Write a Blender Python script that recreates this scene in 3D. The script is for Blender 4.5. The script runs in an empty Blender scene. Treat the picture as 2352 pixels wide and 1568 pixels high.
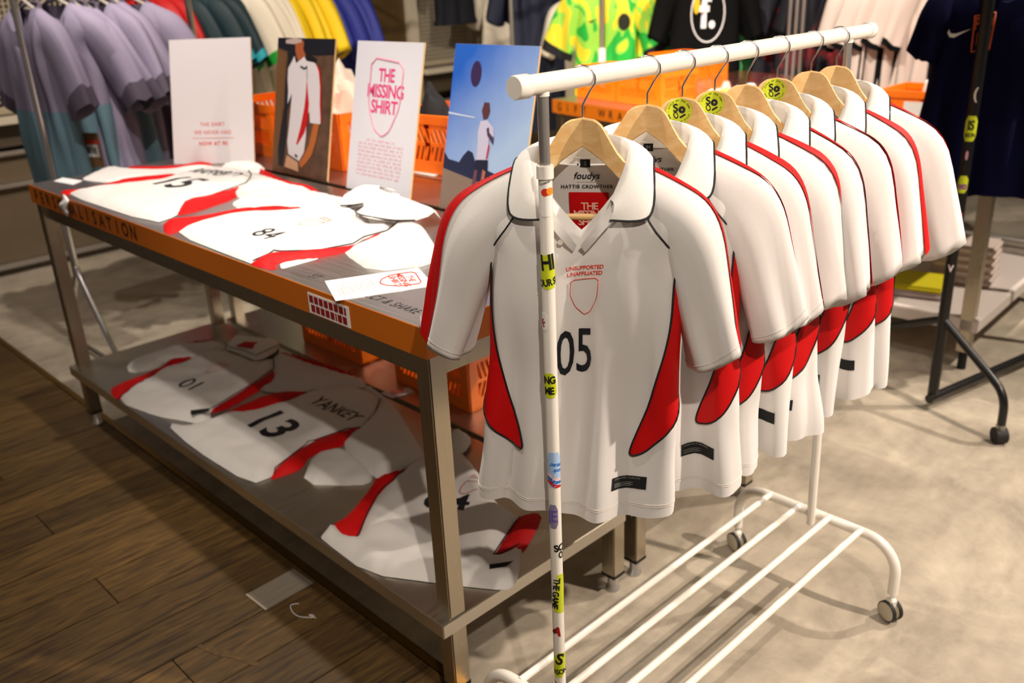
import bpy, bmesh, math, random
from math import sin, cos, pi, sqrt, radians, exp
from mathutils import Vector, Matrix, noise
from mathutils.geometry import delaunay_2d_cdt
from mathutils.bvhtree import BVHTree

# ------------------------------------------------------------------ camera, world, lights, exposure
SC = bpy.context.scene
COL = SC.collection
H = 1.62
cam_d = bpy.data.cameras.new('camera')
cam_d.sensor_width = 36.0
cam_d.lens = 2101.1 / 2352 * 36.0
cam_d.clip_start = 0.05
cam_d.clip_end = 60
cam_d.dof.use_dof = True
cam_d.dof.focus_distance = 1.62
cam_d.dof.aperture_fstop = 3.6
cam = bpy.data.objects.new('camera', cam_d)
COL.objects.link(cam)
CR, CU, CF = Vector((.698, .715, -.044)), Vector((-.241, .292, .926)), Vector((-.674, .636, -.376))
CF.normalize(); CR = (CR - CF * CR.dot(CF)).normalized(); CU = CR.cross(CF)
m = Matrix((CR, CU, -CF)).transposed().to_4x4()
m.translation = Vector((0, 0, H))
cam.matrix_world = m
SC.camera = cam

world = bpy.data.worlds.new('world')
SC.world = world
world.use_nodes = True
bgn = world.node_tree.nodes['Background']
bgn.inputs[0].default_value = (1.0, .80, .62, 1)
bgn.inputs[1].default_value = 0.10

SC.view_settings.view_transform = 'Standard'
SC.view_settings.look = 'None'
SC.view_settings.exposure = 0.06
SC.view_settings.gamma = 1.0
SC.view_settings.use_curve_mapping = False

def spot(name, loc, target, power, size=70, blend=.4, col=(1, .88, .75), rad=.03):
    d = bpy.data.lights.new(name, 'SPOT')
    d.energy = power; d.spot_size = radians(size); d.spot_blend = blend
    d.color = col; d.shadow_soft_size = rad
    o = bpy.data.objects.new(name, d); COL.objects.link(o)
    o.location = loc
    o.rotation_euler = (Vector(target) - Vector(loc)).to_track_quat('-Z', 'Y').to_euler()
    return o
def area(name, loc, target, power, sx, sy, col=(1, .86, .70)):
    d = bpy.data.lights.new(name, 'AREA')
    d.shape = 'RECTANGLE'; d.size = sx; d.size_y = sy; d.energy = power; d.color = col
    o = bpy.data.objects.new(name, d); COL.objects.link(o)
    o.location = loc
    o.rotation_euler = (Vector(target) - Vector(loc)).to_track_quat('-Z', 'Y').to_euler()
    return o
# ceiling track spots, with fills added for the gift edge and planks
spot('ceiling_or_fill_spot', (1.3, 2.6, 3.1), (-.7, 1.9, .6), 540, 62, .5, (1, .85, .72))
spot('ceiling_or_fill_spot', (.9, -.2, 3.0), (-1.0, 1.2, 1.0), 170, 42, .5)
spot('ceiling_or_fill_spot', (-1.3, .42, 3.1), (-1.7, 1.45, .7), 62, 52, .5, (1, .90, .78))
spot('ceiling_or_fill_spot', (-1.7, 3.3, 3.1), (-2.2, 1.35, .9), 170, 50, .5, (1, .9, .8))
spot('ceiling_or_fill_spot', (-2.9, .50, 3.1), (-3.0, 1.5, .9), 42, 52, .5, (1, .93, .86))
spot('ceiling_or_fill_spot', (.3, 4.6, 3.1), (-.9, 3.3, 0), 380, 80, .6)
spot('ceiling_or_fill_spot', (-2.6, 3.0, 3.1), (-3.6, 4.6, .8), 260, 90, .6)
spot('ceiling_or_fill_spot', (-1.0, 3.4, 3.1), (-2.1, 4.8, .9), 280, 90, .6)
spot('ceiling_or_fill_spot', (-3.6, 1.4, 3.1), (-5.3, 2.9, .9), 260, 80, .6)
spot('ceiling_or_fill_spot', (-4.2, .6, 3.1), (-4.6, 1.9, .3), 60, 70, .5, (1, .88, .78))
spot('ceiling_or_fill_spot', (-2.5, 1.27, 3.1), (-2.5, 1.15, 0), 150, 100, .6, (1, .91, .80))
spot('ceiling_or_fill_spot', (-1.9, 1.0, 3.1), (-2.75, 3.5, .95), 620, 30, .5)  # added fill, brightens the orange edge of the gift wrap table
spot('ceiling_or_fill_spot', (-2.1, .55, 3.1), (-2.2, .3, 0), 34, 80, .8, (1, .84, .64))  # added fill, lifts the dark plank floor before the table

# ------------------------------------------------------------------ helpers
def lin(c):
    return tuple((x / 12.92 if x <= .04045 else ((x + .055) / 1.055) ** 2.4) for x in c)
def hexc(h):
    return lin(tuple(int(h[i:i + 2], 16) / 255 for i in (0, 2, 4)))
MATS = {}
def mat(name, hx, rough=.6, metal=0.0, bump=0.0, bscale=200, var=0.0, vscale=6, sheen=0.0, coat=0.0, emit=None, trans=0.0, spec=None):
    if name in MATS: return MATS[name]
    M = bpy.data.materials.new(name); M.use_nodes = True
    nt = M.node_tree; b = nt.nodes['Principled BSDF']
    c = hexc(hx) if isinstance(hx, str) else hx
    b.inputs['Base Color'].default_value = (*c, 1)
    b.inputs['Roughness'].default_value = rough
    b.inputs['Metallic'].default_value = metal
    b.inputs['Sheen Weight'].default_value = sheen
    b.inputs['Coat Weight'].default_value = coat
    b.inputs['Transmission Weight'].default_value = trans
    if spec is not None: b.inputs['Specular IOR Level'].default_value = spec
    tc = nt.nodes.new('ShaderNodeTexCoord')
    if bump:
        n = nt.nodes.new('ShaderNodeTexNoise'); n.inputs['Scale'].default_value = bscale; n.inputs['Detail'].default_value = 3
        nt.links.new(tc.outputs['Object'], n.inputs['Vector'])
        bp = nt.nodes.new('ShaderNodeBump'); bp.inputs['Strength'].default_value = bump; bp.inputs['Distance'].default_value = .002
        nt.links.new(n.outputs['Fac'], bp.inputs['Height']); nt.links.new(bp.outputs['Normal'], b.inputs['Normal'])
    if var:
        n = nt.nodes.new('ShaderNodeTexNoise'); n.inputs['Scale'].default_value = vscale; n.inputs['Detail'].default_value = 4
        nt.links.new(tc.outputs['Object'], n.inputs['Vector'])
        r = nt.nodes.new('ShaderNodeValToRGB')
        r.color_ramp.elements[0].position = .3; r.color_ramp.elements[1].position = .7
        r.color_ramp.elements[0].color = (*[x * (1 - var) for x in c], 1)
        r.color_ramp.elements[1].color = (*[min(1, x * (1 + var)) for x in c], 1)
        nt.links.new(n.outputs['Fac'], r.inputs['Fac']); nt.links.new(r.outputs['Color'], b.inputs['Base Color'])
    MATS[name] = M
    return M

def steel(name, hx='9b948a', rough=.24, sx=(1.2, 60, 60), bump=.02):
    M = mat(name, hx, rough, 1.0)
    nt = M.node_tree; b = nt.nodes['Principled BSDF']
    tc = nt.nodes.new('ShaderNodeTexCoord'); mp = nt.nodes.new('ShaderNodeMapping'); mp.inputs['Scale'].default_value = sx
    n = nt.nodes.new('ShaderNodeTexNoise'); n.inputs['Scale'].default_value = 4; n.inputs['Detail'].default_value = 6
    nt.links.new(tc.outputs['Object'], mp.inputs['Vector']); nt.links.new(mp.outputs['Vector'], n.inputs['Vector'])
    r = nt.nodes.new('ShaderNodeMapRange'); r.inputs['To Min'].default_value = rough - .05; r.inputs['To Max'].default_value = rough + .13
    nt.links.new(n.outputs['Fac'], r.inputs['Value']); nt.links.new(r.outputs['Result'], b.inputs['Roughness'])
    bp = nt.nodes.new('ShaderNodeBump'); bp.inputs['Strength'].default_value = bump; bp.inputs['Distance'].default_value = .001
    nt.links.new(n.outputs['Fac'], bp.inputs['Height']); nt.links.new(bp.outputs['Normal'], b.inputs['Normal'])
    return M

class MB:
    def __init__(s): s.v = []; s.f = []; s.sm = []
    def add(s, vs, fs, smooth=False):
        o = len(s.v); s.v += [tuple(v) for v in vs]
        s.f += [tuple(i + o for i in f) for f in fs]; s.sm += [smooth] * len(fs)
        return s
    def box(s, x0, y0, z0, x1, y1, z1, M=None, bev=0.0):
        if bev:
            bm = bmesh.new(); bmesh.ops.create_cube(bm, size=1)
            for v in bm.verts: v.co = Vector(((x0 + x1) / 2 + v.co.x * (x1 - x0), (y0 + y1) / 2 + v.co.y * (y1 - y0), (z0 + z1) / 2 + v.co.z * (z1 - z0)))
            bmesh.ops.bevel(bm, geom=list(bm.edges), offset=bev, segments=2, affect='EDGES')
            bm.verts.index_update()
            vs = [v.co.copy() for v in bm.verts]; fs = [[v.index for v in f.verts] for f in bm.faces]; bm.free()
        else:
            vs = [Vector(p) for p in ((x0, y0, z0), (x1, y0, z0), (x1, y1, z0), (x0, y1, z0), (x0, y0, z1), (x1, y0, z1), (x1, y1, z1), (x0, y1, z1))]
            fs = [(0, 3, 2, 1), (4, 5, 6, 7), (0, 1, 5, 4), (1, 2, 6, 5), (2, 3, 7, 6), (3, 0, 4, 7)]
        if M: vs = [M @ v for v in vs]
        return s.add(vs, fs)
    def tube(s, path, r, n=12, close=False, flat=1.0):
        P = [Vector(p) for p in path]; k = len(P)
        rs = r if isinstance(r, (list, tuple)) else [r] * k
        def tan(i):
            if close: return (P[(i + 1) % k] - P[i - 1]).normalized()
            return (P[min(i + 1, k - 1)] - P[max(i - 1, 0)]).normalized()
        t = tan(0); a = Vector((0, 0, 1)) if abs(t.z) < .9 else Vector((1, 0, 0))
        u = t.cross(a).normalized(); vs = []
        for i in range(k):
            t = tan(i); u = (u - t * u.dot(t)).normalized(); w = t.cross(u)
            for j in range(n):
                an = 2 * pi * j / n
                vs.append(P[i] + (u * cos(an) + w * sin(an) * flat) * rs[i])
        fs = []
        for i in range(k if close else k - 1):
            for j in range(n):
                a0 = i * n + j; a1 = i * n + (j + 1) % n; b0 = ((i + 1) % k) * n + j; b1 = ((i + 1) % k) * n + (j + 1) % n
                fs.append((a0, a1, b1, b0))
        s.add(vs, fs, True)
        if not close:
            o = len(s.v) - k * n
            s.f.append(tuple(o + j for j in range(n))[::-1]); s.sm.append(False)
            s.f.append(tuple(o + (k - 1) * n + j for j in range(n))); s.sm.append(False)
        return s
    def grid(s, rows, wrap=False):
        n = len(rows[0]); vs = [v for r in rows for v in r]; fs = []
        for i in range(len(rows) - 1):
            for j in range(n if wrap else n - 1):
                fs.append((i * n + j, i * n + (j + 1) % n, (i + 1) * n + (j + 1) % n, (i + 1) * n + j))
        return s.add(vs, fs, True)
    def prism(s, pts, z0, z1, fn=None):
        n = len(pts); fn = fn or (lambda x, y, z: (x, y, z))
        vs = [fn(x, y, z0) for x, y in pts] + [fn(x, y, z1) for x, y in pts]
        fs = [tuple(range(n))[::-1], tuple(range(n, 2 * n))] + [(i, (i + 1) % n, n + (i + 1) % n, n + i) for i in range(n)]
        return s.add(vs, fs)
    def build(s, name, M, parent=None):
        me = bpy.data.meshes.new(name); me.from_pydata(s.v, [], s.f); me.update()
        me.polygons.foreach_set('use_smooth', s.sm)
        if any(s.sm) and not all(s.sm): me.set_sharp_from_angle(angle=radians(55))
        me.materials.append(M)
        o = bpy.data.objects.new(name, me); COL.objects.link(o)
        if parent: o.parent = parent
        return o

def tag(o, label=None, cat=None, group=None, kind=None):
    if label: o['label'] = label
    if cat: o['category'] = cat
    if group: o['group'] = group
    if kind: o['kind'] = kind
    return o
def thing(name, label, cat, loc=(0, 0, 0), rz=0.0, group=None, sc=1.0):
    o = bpy.data.objects.new(name, None); COL.objects.link(o)
    o.empty_display_size = .05
    o.location = loc; o.rotation_euler = (0, 0, rz); o.scale = (sc, sc, sc)
    return tag(o, label, cat, group)
def copy_tree(o, parent=None):
    c = o.copy(); COL.objects.link(c); c.parent = parent
    for ch in list(o.children): copy_tree(ch, c)
    return c

TXT = {}
def text2d(body, size=1.0, bold=0.0, shear=0.0, spacing=1.0, sx=1.0, align='CENTER'):
    key = (body, bold, shear, spacing, align)
    if key not in TXT:
        cu = bpy.data.curves.new('lettering', 'FONT')
        cu.body = body; cu.size = 1; cu.offset = bold; cu.shear = shear; cu.space_character = spacing
        cu.align_x = align; cu.align_y = 'CENTER'; cu.resolution_u = 3
        ob = bpy.data.objects.new('lettering', cu)
        me = ob.to_mesh()
        TXT[key] = ([(v.co.x, v.co.y) for v in me.vertices], [tuple(p.vertices) for p in me.polygons])
        ob.to_mesh_clear(); bpy.data.objects.remove(ob); bpy.data.curves.remove(cu)
    vs, fs = TXT[key]
    return [(x * size * sx, y * size) for x, y in vs], fs
def join2d(parts):
    V = []; F = []
    for vs, fs, (ox, oy, an) in parts:
        o = len(V); c, s_ = cos(an), sin(an)
        V += [(ox + x * c - y * s_, oy + x * s_ + y * c) for x, y in vs]; F += [tuple(i + o for i in f) for f in fs]
    return V, F
def letters(word, size, bold, place, name, M, parent, sx=1.0):
    for i, ch in enumerate(word):
        if ch == ' ': continue
        V, F_ = text2d(ch, size, bold, 0, 1, sx)
        fn, dx = place(i)
        map2d(lambda x, y: fn(x + dx, y), V, F_, name, M, parent)
def map2d(fn, V2, F, name, M, parent, step=0.0):
    if step:
        bm = bmesh.new(); bv = [bm.verts.new((x, y, 0)) for x, y in V2]
        for f in F:
            try: bm.faces.new([bv[i] for i in f])
            except ValueError: pass
        xs = [v[0] for v in V2]; ys = [v[1] for v in V2]
        for ax, lo, hi in ((0, min(xs), max(xs)), (1, min(ys), max(ys))):
            k = lo + step
            while k < hi:
                co = [0, 0, 0]; co[ax] = k; no = [0, 0, 0]; no[ax] = 1
                bmesh.ops.bisect_plane(bm, geom=list(bm.verts) + list(bm.edges) + list(bm.faces), plane_co=co, plane_no=no)
                k += step
        bm.verts.index_update()
        V2 = [(v.co.x, v.co.y) for v in bm.verts]; F = [tuple(v.index for v in f.verts) for f in bm.faces]; bm.free()
    mb = MB(); mb.add([fn(x, y) for x, y in V2], F, bool(step))
    return mb.build(name, M, parent)
def chaikin(p, n=1, keep=.22):
    for _ in range(n):
        q = []
        for i in range(len(p)):
            a, b = p[i], p[(i + 1) % len(p)]
            q.append((a[0] + (b[0] - a[0]) * keep, a[1] + (b[1] - a[1]) * keep)); q.append((b[0] + (a[0] - b[0]) * keep, b[1] + (a[1] - b[1]) * keep))
        p = q
    return p
def resamp(p, step, closed=True):
    out = []
    n = len(p) if closed else len(p) - 1
    for i in range(n):
        a, b = p[i], p[(i + 1) % len(p)]
        d = math.hypot(b[0] - a[0], b[1] - a[1]); k = max(1, int(d / step))
        for j in range(k): out.append((a[0] + (b[0] - a[0]) * j / k, a[1] + (b[1] - a[1]) * j / k))
    if not closed: out.append(p[-1])
    return out
def inside(x, y, p):
    c = False; j = len(p) - 1
    for i in range(len(p)):
        if (p[i][1] > y) != (p[j][1] > y) and x < (p[j][0] - p[i][0]) * (y - p[i][1]) / (p[j][1] - p[i][1]) + p[i][0]: c = not c
        j = i
    return c
def dist(x, y, p):
    m = 9
    for i in range(len(p)):
        ax, ay = p[i]; bx, by = p[(i + 1) % len(p)]; dx, dy = bx - ax, by - ay
        t = max(0, min(1, ((x - ax) * dx + (y - ay) * dy) / (dx * dx + dy * dy + 1e-12)))
        d = (x - ax - t * dx) ** 2 + (y - ay - t * dy) ** 2
        if d < m: m = d
    return sqrt(m)
def tess(poly, step):
    b = resamp(poly, step)
    xs = [p[0] for p in b]; ys = [p[1] for p in b]
    pts = list(b); x = min(xs) + step / 2; r = 0
    while x < max(xs):
        y = min(ys) + step / 2 + (step / 2 if r % 2 else 0)
        while y < max(ys):
            if inside(x, y, poly) and dist(x, y, poly) > step * .45: pts.append((x, y))
            y += step
        x += step * .87; r += 1
    n = len(b)
    res = delaunay_2d_cdt([Vector(p) for p in pts], [(i, (i + 1) % n) for i in range(n)], [], 1, 1e-6)
    V = [(v.x, v.y) for v in res[0]]; F = []
    for f in res[2]:
        cx = sum(V[i][0] for i in f) / len(f); cy = sum(V[i][1] for i in f) / len(f)
        if inside(cx, cy, poly): F.append(tuple(f))
    return V, F
def poly_on(fn, pts, name, M, parent, step=.02, smooth=1):
    p = chaikin(pts, smooth) if smooth else pts
    V, F = tess(p, step)
    mb = MB(); mb.add([fn(x, y) for x, y in V], F, True)
    return mb.build(name, M, parent)
def line_on(fn, pts, r, name, M, parent, closed=False, step=.015, n=6):
    q = resamp(pts, step, closed)
    return MB().tube([fn(x, y) for x, y in q], r, n, closed).build(name, M, parent)
def lerp_list(L, t):
    t = max(0, min(.9999, t)) * (len(L) - 1); i = int(t); f = t - i
    # catmull-rom
    p0 = L[max(0, i - 1)]; p1 = L[i]; p2 = L[i + 1]; p3 = L[min(len(L) - 1, i + 2)]
    def cr(a, b, c, d): return .5 * (2 * b + (c - a) * f + (2 * a - 5 * b + 4 * c - d) * f * f + (3 * b - a - 3 * c + d) * f ** 3)
    if isinstance(p1, (int, float)): return cr(p0, p1, p2, p3)
    return tuple(cr(*z) for z in zip(p0, p1, p2, p3))

# ------------------------------------------------------------------ materials
M_WHITE = mat('white_polyester', 'e0dcd9', .8, bump=.12, bscale=900, sheen=.15)
M_WHITE2 = mat('white_knit_collar', 'eeebe6', .9, bump=.3, bscale=1200, sheen=.2)
M_RED = mat('red_polyester', 'c80003', .62, bump=.15, bscale=700, spec=.3)
M_BLACK = mat('black_piping', '08080c', .7)
M_NAVYINK = mat('navy_print_ink', '0a0f1c', .55)
M_REDINK = mat('red_print_ink', 'dd3a20', .6)
M_STITCH = mat('stitch_thread', 'cfc6bd', .9)
M_TAG = mat('black_woven_tag', '0c0d0f', .8)
M_TAGTXT = mat('grey_tag_print', '8f8f8c', .8)
M_ENAMEL = mat('white_enamel', 'efe9df', .32, coat=.3)
M_CHROME = mat('chrome', 'e2e2e6', .2, 1.0)
M_CHROME2 = mat('satin_chrome', 'd2cfcc', .40, 1.0)
M_RUBBER = mat('black_rubber', '121212', .7)
M_GREYPL = mat('grey_plastic', '9a9486', .45)
M_ORANGE = mat('orange_vinyl_edge', 'c8690a', .42)
M_CRATE = mat('orange_crate_plastic', 'ff7a0a', .42)
M_DARKTXT = mat('dark_lettering', '2a1608', .5)
M_BLACKTXT = mat('black_lettering', '17171a', .5)
M_CARD = mat('white_card', 'eceaea', .7)
M_EDGE = mat('board_edge', 'c9a877', .8)
M_PINK = mat('pink_red_print', 'dc3f7c', .6)
M_PINK2 = mat('red_poster_print', 'd8402c', .6)
M_LIME = mat('lime_sticker', 'c9d522', .5)
M_STKBLK = mat('sticker_black', '111410', .5)
M_STEEL = steel('brushed_steel_top', 'c2bdb9', .30, (1, 30, 30), .0)
M_STEELLEG = steel('brushed_steel_leg', 'b8ae9c', .26, (40, 40, 1.5))
M_STEELSH = steel('brushed_steel_shelf', 'cfc9be', .30, (30, 1, 30), .0)
M_PAPER = mat('flyer_paper', 'e8e6ea', .6)
M_LAV = mat('lavender_jersey', '837b94', .75, bump=.1, bscale=600)
M_LAVD = mat('grey_violet_rib', '4a4152', .8)
M_TEAL = mat('pale_teal_jersey', '5f7d8c', .75)

def wood_mat(name, a, b, scale=(2, 14, 14), rough=.5, rnd=False):
    M = bpy.data.materials.new(name); M.use_nodes = True; nt = M.node_tree; p = nt.nodes['Principled BSDF']
    p.inputs['Roughness'].default_value = rough
    tc = nt.nodes.new('ShaderNodeTexCoord'); mp = nt.nodes.new('ShaderNodeMapping'); mp.inputs['Scale'].default_value = scale
    nt.links.new(tc.outputs['Object'], mp.inputs['Vector'])
    n = nt.nodes.new('ShaderNodeTexNoise'); n.inputs['Scale'].default_value = 3; n.inputs['Detail'].default_value = 8; n.inputs['Distortion'].default_value = 1.2
    r = nt.nodes.new('ShaderNodeValToRGB'); r.color_ramp.elements[0].position = .32; r.color_ramp.elements[1].position = .68
    r.color_ramp.elements[0].color = (*hexc(a), 1); r.color_ramp.elements[1].color = (*hexc(b), 1)
    src = mp.outputs['Vector']
    if rnd:
        oi = nt.nodes.new('ShaderNodeObjectInfo'); ad = nt.nodes.new('ShaderNodeVectorMath'); ad.operation = 'ADD'
        ml = nt.nodes.new('ShaderNodeMath'); ml.operation = 'MULTIPLY'; ml.inputs[1].default_value = 37
        nt.links.new(oi.outputs['Random'], ml.inputs[0]); nt.links.new(src, ad.inputs[0]); nt.links.new(ml.outputs[0], ad.inputs[1]); src = ad.outputs[0]
        hv = nt.nodes.new('ShaderNodeHueSaturation'); mr = nt.nodes.new('ShaderNodeMapRange'); mr.inputs['To Min'].default_value = .7; mr.inputs['To Max'].default_value = 1.25
        nt.links.new(oi.outputs['Random'], mr.inputs['Value']); nt.links.new(mr.outputs['Result'], hv.inputs['Value'])
        nt.links.new(r.outputs['Color'], hv.inputs['Color']); nt.links.new(hv.outputs['Color'], p.inputs['Base Color'])
    else: nt.links.new(r.outputs['Color'], p.inputs['Base Color'])
    nt.links.new(src, n.inputs['Vector']); nt.links.new(n.outputs['Fac'], r.inputs['Fac'])
    bp = nt.nodes.new('ShaderNodeBump'); bp.inputs['Strength'].default_value = .25; bp.inputs['Distance'].default_value = .002
    nt.links.new(n.outputs['Fac'], bp.inputs['Height']); nt.links.new(bp.outputs['Normal'], p.inputs['Normal'])
    return M
M_BEECH = wood_mat('beech_wood', 'd9ab6d', 'e7c48c', (4, 30, 22), .45)
M_PLANK = wood_mat('dark_oak_plank', '3e2c16', '6e5229', (22, 2.2, 22), .55, True)

def concrete():
    M = bpy.data.materials.new('polished_concrete'); M.use_nodes = True; nt = M.node_tree; p = nt.nodes['Principled BSDF']
    p.inputs['Roughness'].default_value = .5
    tc = nt.nodes.new('ShaderNodeTexCoord')
    a = nt.nodes.new('ShaderNodeTexNoise'); a.inputs['Scale'].default_value = 2.6; a.inputs['Detail'].default_value = 12; a.inputs['Roughness'].default_value = .72; a.inputs['Distortion'].default_value = .4
    b = nt.nodes.new('ShaderNodeTexNoise'); b.inputs['Scale'].default_value = 22; b.inputs['Detail'].default_value = 6
    mp = nt.nodes.new('ShaderNodeMapping'); mp.inputs['Scale'].default_value = (1, .35, 1)
    nt.links.new(tc.outputs['Object'], a.inputs['Vector']); nt.links.new(tc.outputs['Object'], mp.inputs['Vector']); nt.links.new(mp.outputs[0], b.inputs['Vector'])
    r = nt.nodes.new('ShaderNodeValToRGB'); e = r.color_ramp.elements
    e[0].position = .32; e[0].color = (*hexc('94897a'), 1); e[1].position = .64; e[1].color = (*hexc('c4b8a4'), 1)
    r2 = nt.nodes.new('ShaderNodeValToRGB'); e = r2.color_ramp.elements
    e[0].position = .35; e[0].color = (.80, .80, .80, 1); e[1].position = .6; e[1].color = (1, 1, 1, 1)
    mx = nt.nodes.new('ShaderNodeMix'); mx.data_type = 'RGBA'; mx.blend_type = 'MULTIPLY'; mx.inputs[0].default_value = .7
    nt.links.new(a.outputs['Fac'], r.inputs['Fac']); nt.links.new(b.outputs['Fac'], r2.inputs['Fac'])
    nt.links.new(r.outputs['Color'], mx.inputs[6]); nt.links.new(r2.outputs['Color'], mx.inputs[7]); nt.links.new(mx.outputs[2], p.inputs['Base Color'])
    return M
M_CONC = concrete()

# ------------------------------------------------------------------ the setting
tag(MB().box(-8.2, 1.11, -.04, 2.6, 9.0, 0).build('floor', M_CONC), kind='structure')
sub = tag(MB().box(-6.2, -.6, -.05, 1.0, 1.083, -.018).build('floor_wood', mat('joint_dark', '0d0906', .9)), kind='structure')
random.seed(4)
pm = {}
for L in (1.083, .62, .45):
    pm[L] = MB().box(-.0835, -L / 2, -.018, .0835, L / 2, 0, bev=.0012)
first = {}
x = -6.1; i = 0
while x < 1.0:
    if i % 3 == 0: segs = [(-.6, .62), (.64, .443)] if i % 2 else [(-.6, .62), (.64, .443)]
    elif i % 3 == 1: segs = [(-.05, 1.133)]
    else: segs = [(-.6, .30), (.33, .753)]
    j = 0
    for s0 in (segs if i % 3 else [(-.5, 1.138), (.641, .442)]):
        y0, L = s0; y1 = min(y0 + L, 1.083)
        mb = MB().box(-.0835, -(y1 - y0) / 2, -.018, .0835, (y1 - y0) / 2, 0, bev=.0012)
        o = mb.build('plank', M_PLANK, sub); o.location = (x + .085, (y0 + y1) / 2, random.uniform(-.0008, .0002)); j += 1
    x += .17; i += 1
tag(MB().box(-6.1, 1.085, -.03, 2.6, 1.109, .002, bev=.001).build('trim_1', mat('brass_strip', '8a6a30', .35, .9)), kind='structure')
M_WALL = mat('taupe_wall_paint', '6e5f49', .6, var=.06)
M_WALLP = mat('beige_metal_panel', 'b3a58c', .5)
M_WALLD = mat('dark_taupe_panel', '54493a', .5)
tag(MB().box(-6.5, -1, 0, -6.32, 9, 3.0).build('wall_left', M_WALL), kind='structure')
tag(MB().box(-6.5, 8.2, 0, 2.6, 8.4, 3.0).build('wall_back', mat('dark_wall_paint', '3a322a', .7)), kind='structure')
# ------------------------------------------------------------------ shirts on hangers
def make_surf(seed, length=.67, wide=1.0, folds=1.0, sway=0.0):
    rnd = random.Random(seed)
    ph = [rnd.uniform(0, 6.28) for _ in range(8)]
    hw = [rnd.uniform(.95, 1.05) for _ in range(4)]
    Z1 = -.15
    A = [(-length, .180 * hw[0]), (-.5, .172), (-.3, .161), (-.15, .157), (-.06, .182), (.05, .190)]
    B = [(-length, .047 * hw[1]), (-.4, .042), (-.2, .052), (-.1, .05), (.05, .045)]
    def itp(T, z):
        if z <= T[0][0]: return T[0][1]
        for (a, va), (b, vb) in zip(T, T[1:]):
            if z <= b:
                t = (z - a) / (b - a); t = t * t * (3 - 2 * t); return va + (vb - va) * t
        return T[-1][1]
    def zs(X, front):
        X = abs(X)
        if X < .085:
            return (-.105 * (1 - (X / .085) ** 1.15)) if front else -.012 * (1 - (X / .085) ** 2)
        if X < .205: return -.062 * ((X - .085) / .12) ** 1.1
        return -.062 - (X - .205) * 2
    def S(sig, z, off=0.0, raw=False):
        """sig: signed unrolled arc from the front centre; z: height below the neck"""
        a = itp(A, z) * wide; b = itp(B, z)
        Lf = a - b; q = abs(sig); sg = 1 if sig >= 0 else -1
        half = Lf + pi * b / 2
        back = q > half
        qq = 2 * half - q if back else q
        if qq < Lf: X = qq; Y = -b; nx, ny = 0, -1
        else:
            an = (qq - Lf) / b; X = Lf + b * sin(an); Y = -b * cos(an); nx, ny = sin(an), -cos(an)
        if back: Y = -Y; ny = -ny
        zz = z; k = 1
        if z > Z1:
            zt = zs(X, not back)
            if raw: w = (z - Z1) / (0 - Z1); zz = Z1 + w * (zt - Z1)
            else: w = (z - Z1) / max(.01, (zt - Z1))
            w = max(0, min(1, w))
            c = 1.0 if X > .1 else .80 + .20 * (X / .1) ** 2
            k = sqrt(max(0, 1 - (w * c) ** 2)); 
        Y *= k
        amp = .0145 * folds * max(0, min(1, (-.10 - z) / .45)) ** .8
        u = sig / half * pi / 2
        d = amp * (sin(3 * u + ph[0] + 2 * z) * .55 + sin(7 * u + ph[1] - 3 * z) * .75 + sin(12 * u + ph[2] + 4 * z) * .32 + sin(2 * z * 6 + ph[3] + u) * .2)
        d += .0035 * folds * max(0, min(1, (-.13 - z) / .1)) * noise.noise(Vector((sig * 9, z * 6, seed * 3.1)))
        P = Vector((sg * X + sg * nx * (d + off), Y + ny * (d + off), zz))
        P.x += sway * z * z
        if z < -length + .2: P.z += .006 * sin(2 * u + ph[5]) * (1 - (z + length) / .2)
        return P
    S.half = lambda z: (itp(A, z) * wide - itp(B, z)) + pi * itp(B, z) / 2
    S.length = length
    return S

SL_OUT = [(.098, -.002), (.158, -.031), (.204, -.062), (.232, -.110), (.251, -.190), (.267, -.262), (.279, -.318)]
SL_IN = [(.105, -.135), (.124, -.150), (.138, -.176), (.155, -.222), (.171, -.272), (.186, -.322), (.197, -.356)]
SL_D = [.040, .045, .050, .050, .047, .048, .050]
def make_sleeve(seed, side, out=SL_OUT, inn=SL_IN, dep=SL_D, swing=0.0, droop=0.0):
    rnd = random.Random(seed * 7 + side); ph = [rnd.uniform(0, 6.28) for _ in range(4)]
    def F(t, a, off=0.0):
        o = lerp_list(out, t); i = lerp_list(inn, t); d = lerp_list(dep, t)
        mx, mz = (o[0] + i[0]) / 2, (o[1] + i[1]) / 2
        hx, hz = (o[0] - i[0]) / 2, (o[1] - i[1]) / 2
        L = math.hypot(hx, hz); r = 1 + off / L
        w = .014 * t * (sin(3 * a + ph[0]) * .6 + sin(5 * a + ph[1] + 3 * t) * .45)
        ca, sa = cos(a), sin(a)
        # squash so that the folded edges stay soft
        ca = math.copysign(abs(ca) ** .9, ca)
        k = 1 + w / L
        return Vector((side * (mx + hx * ca * r * k - droop * t * .05), -(d + off) * sa * k + swing * t * t, mz + hz * ca * r * k + .5 * w))
    return F

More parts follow.
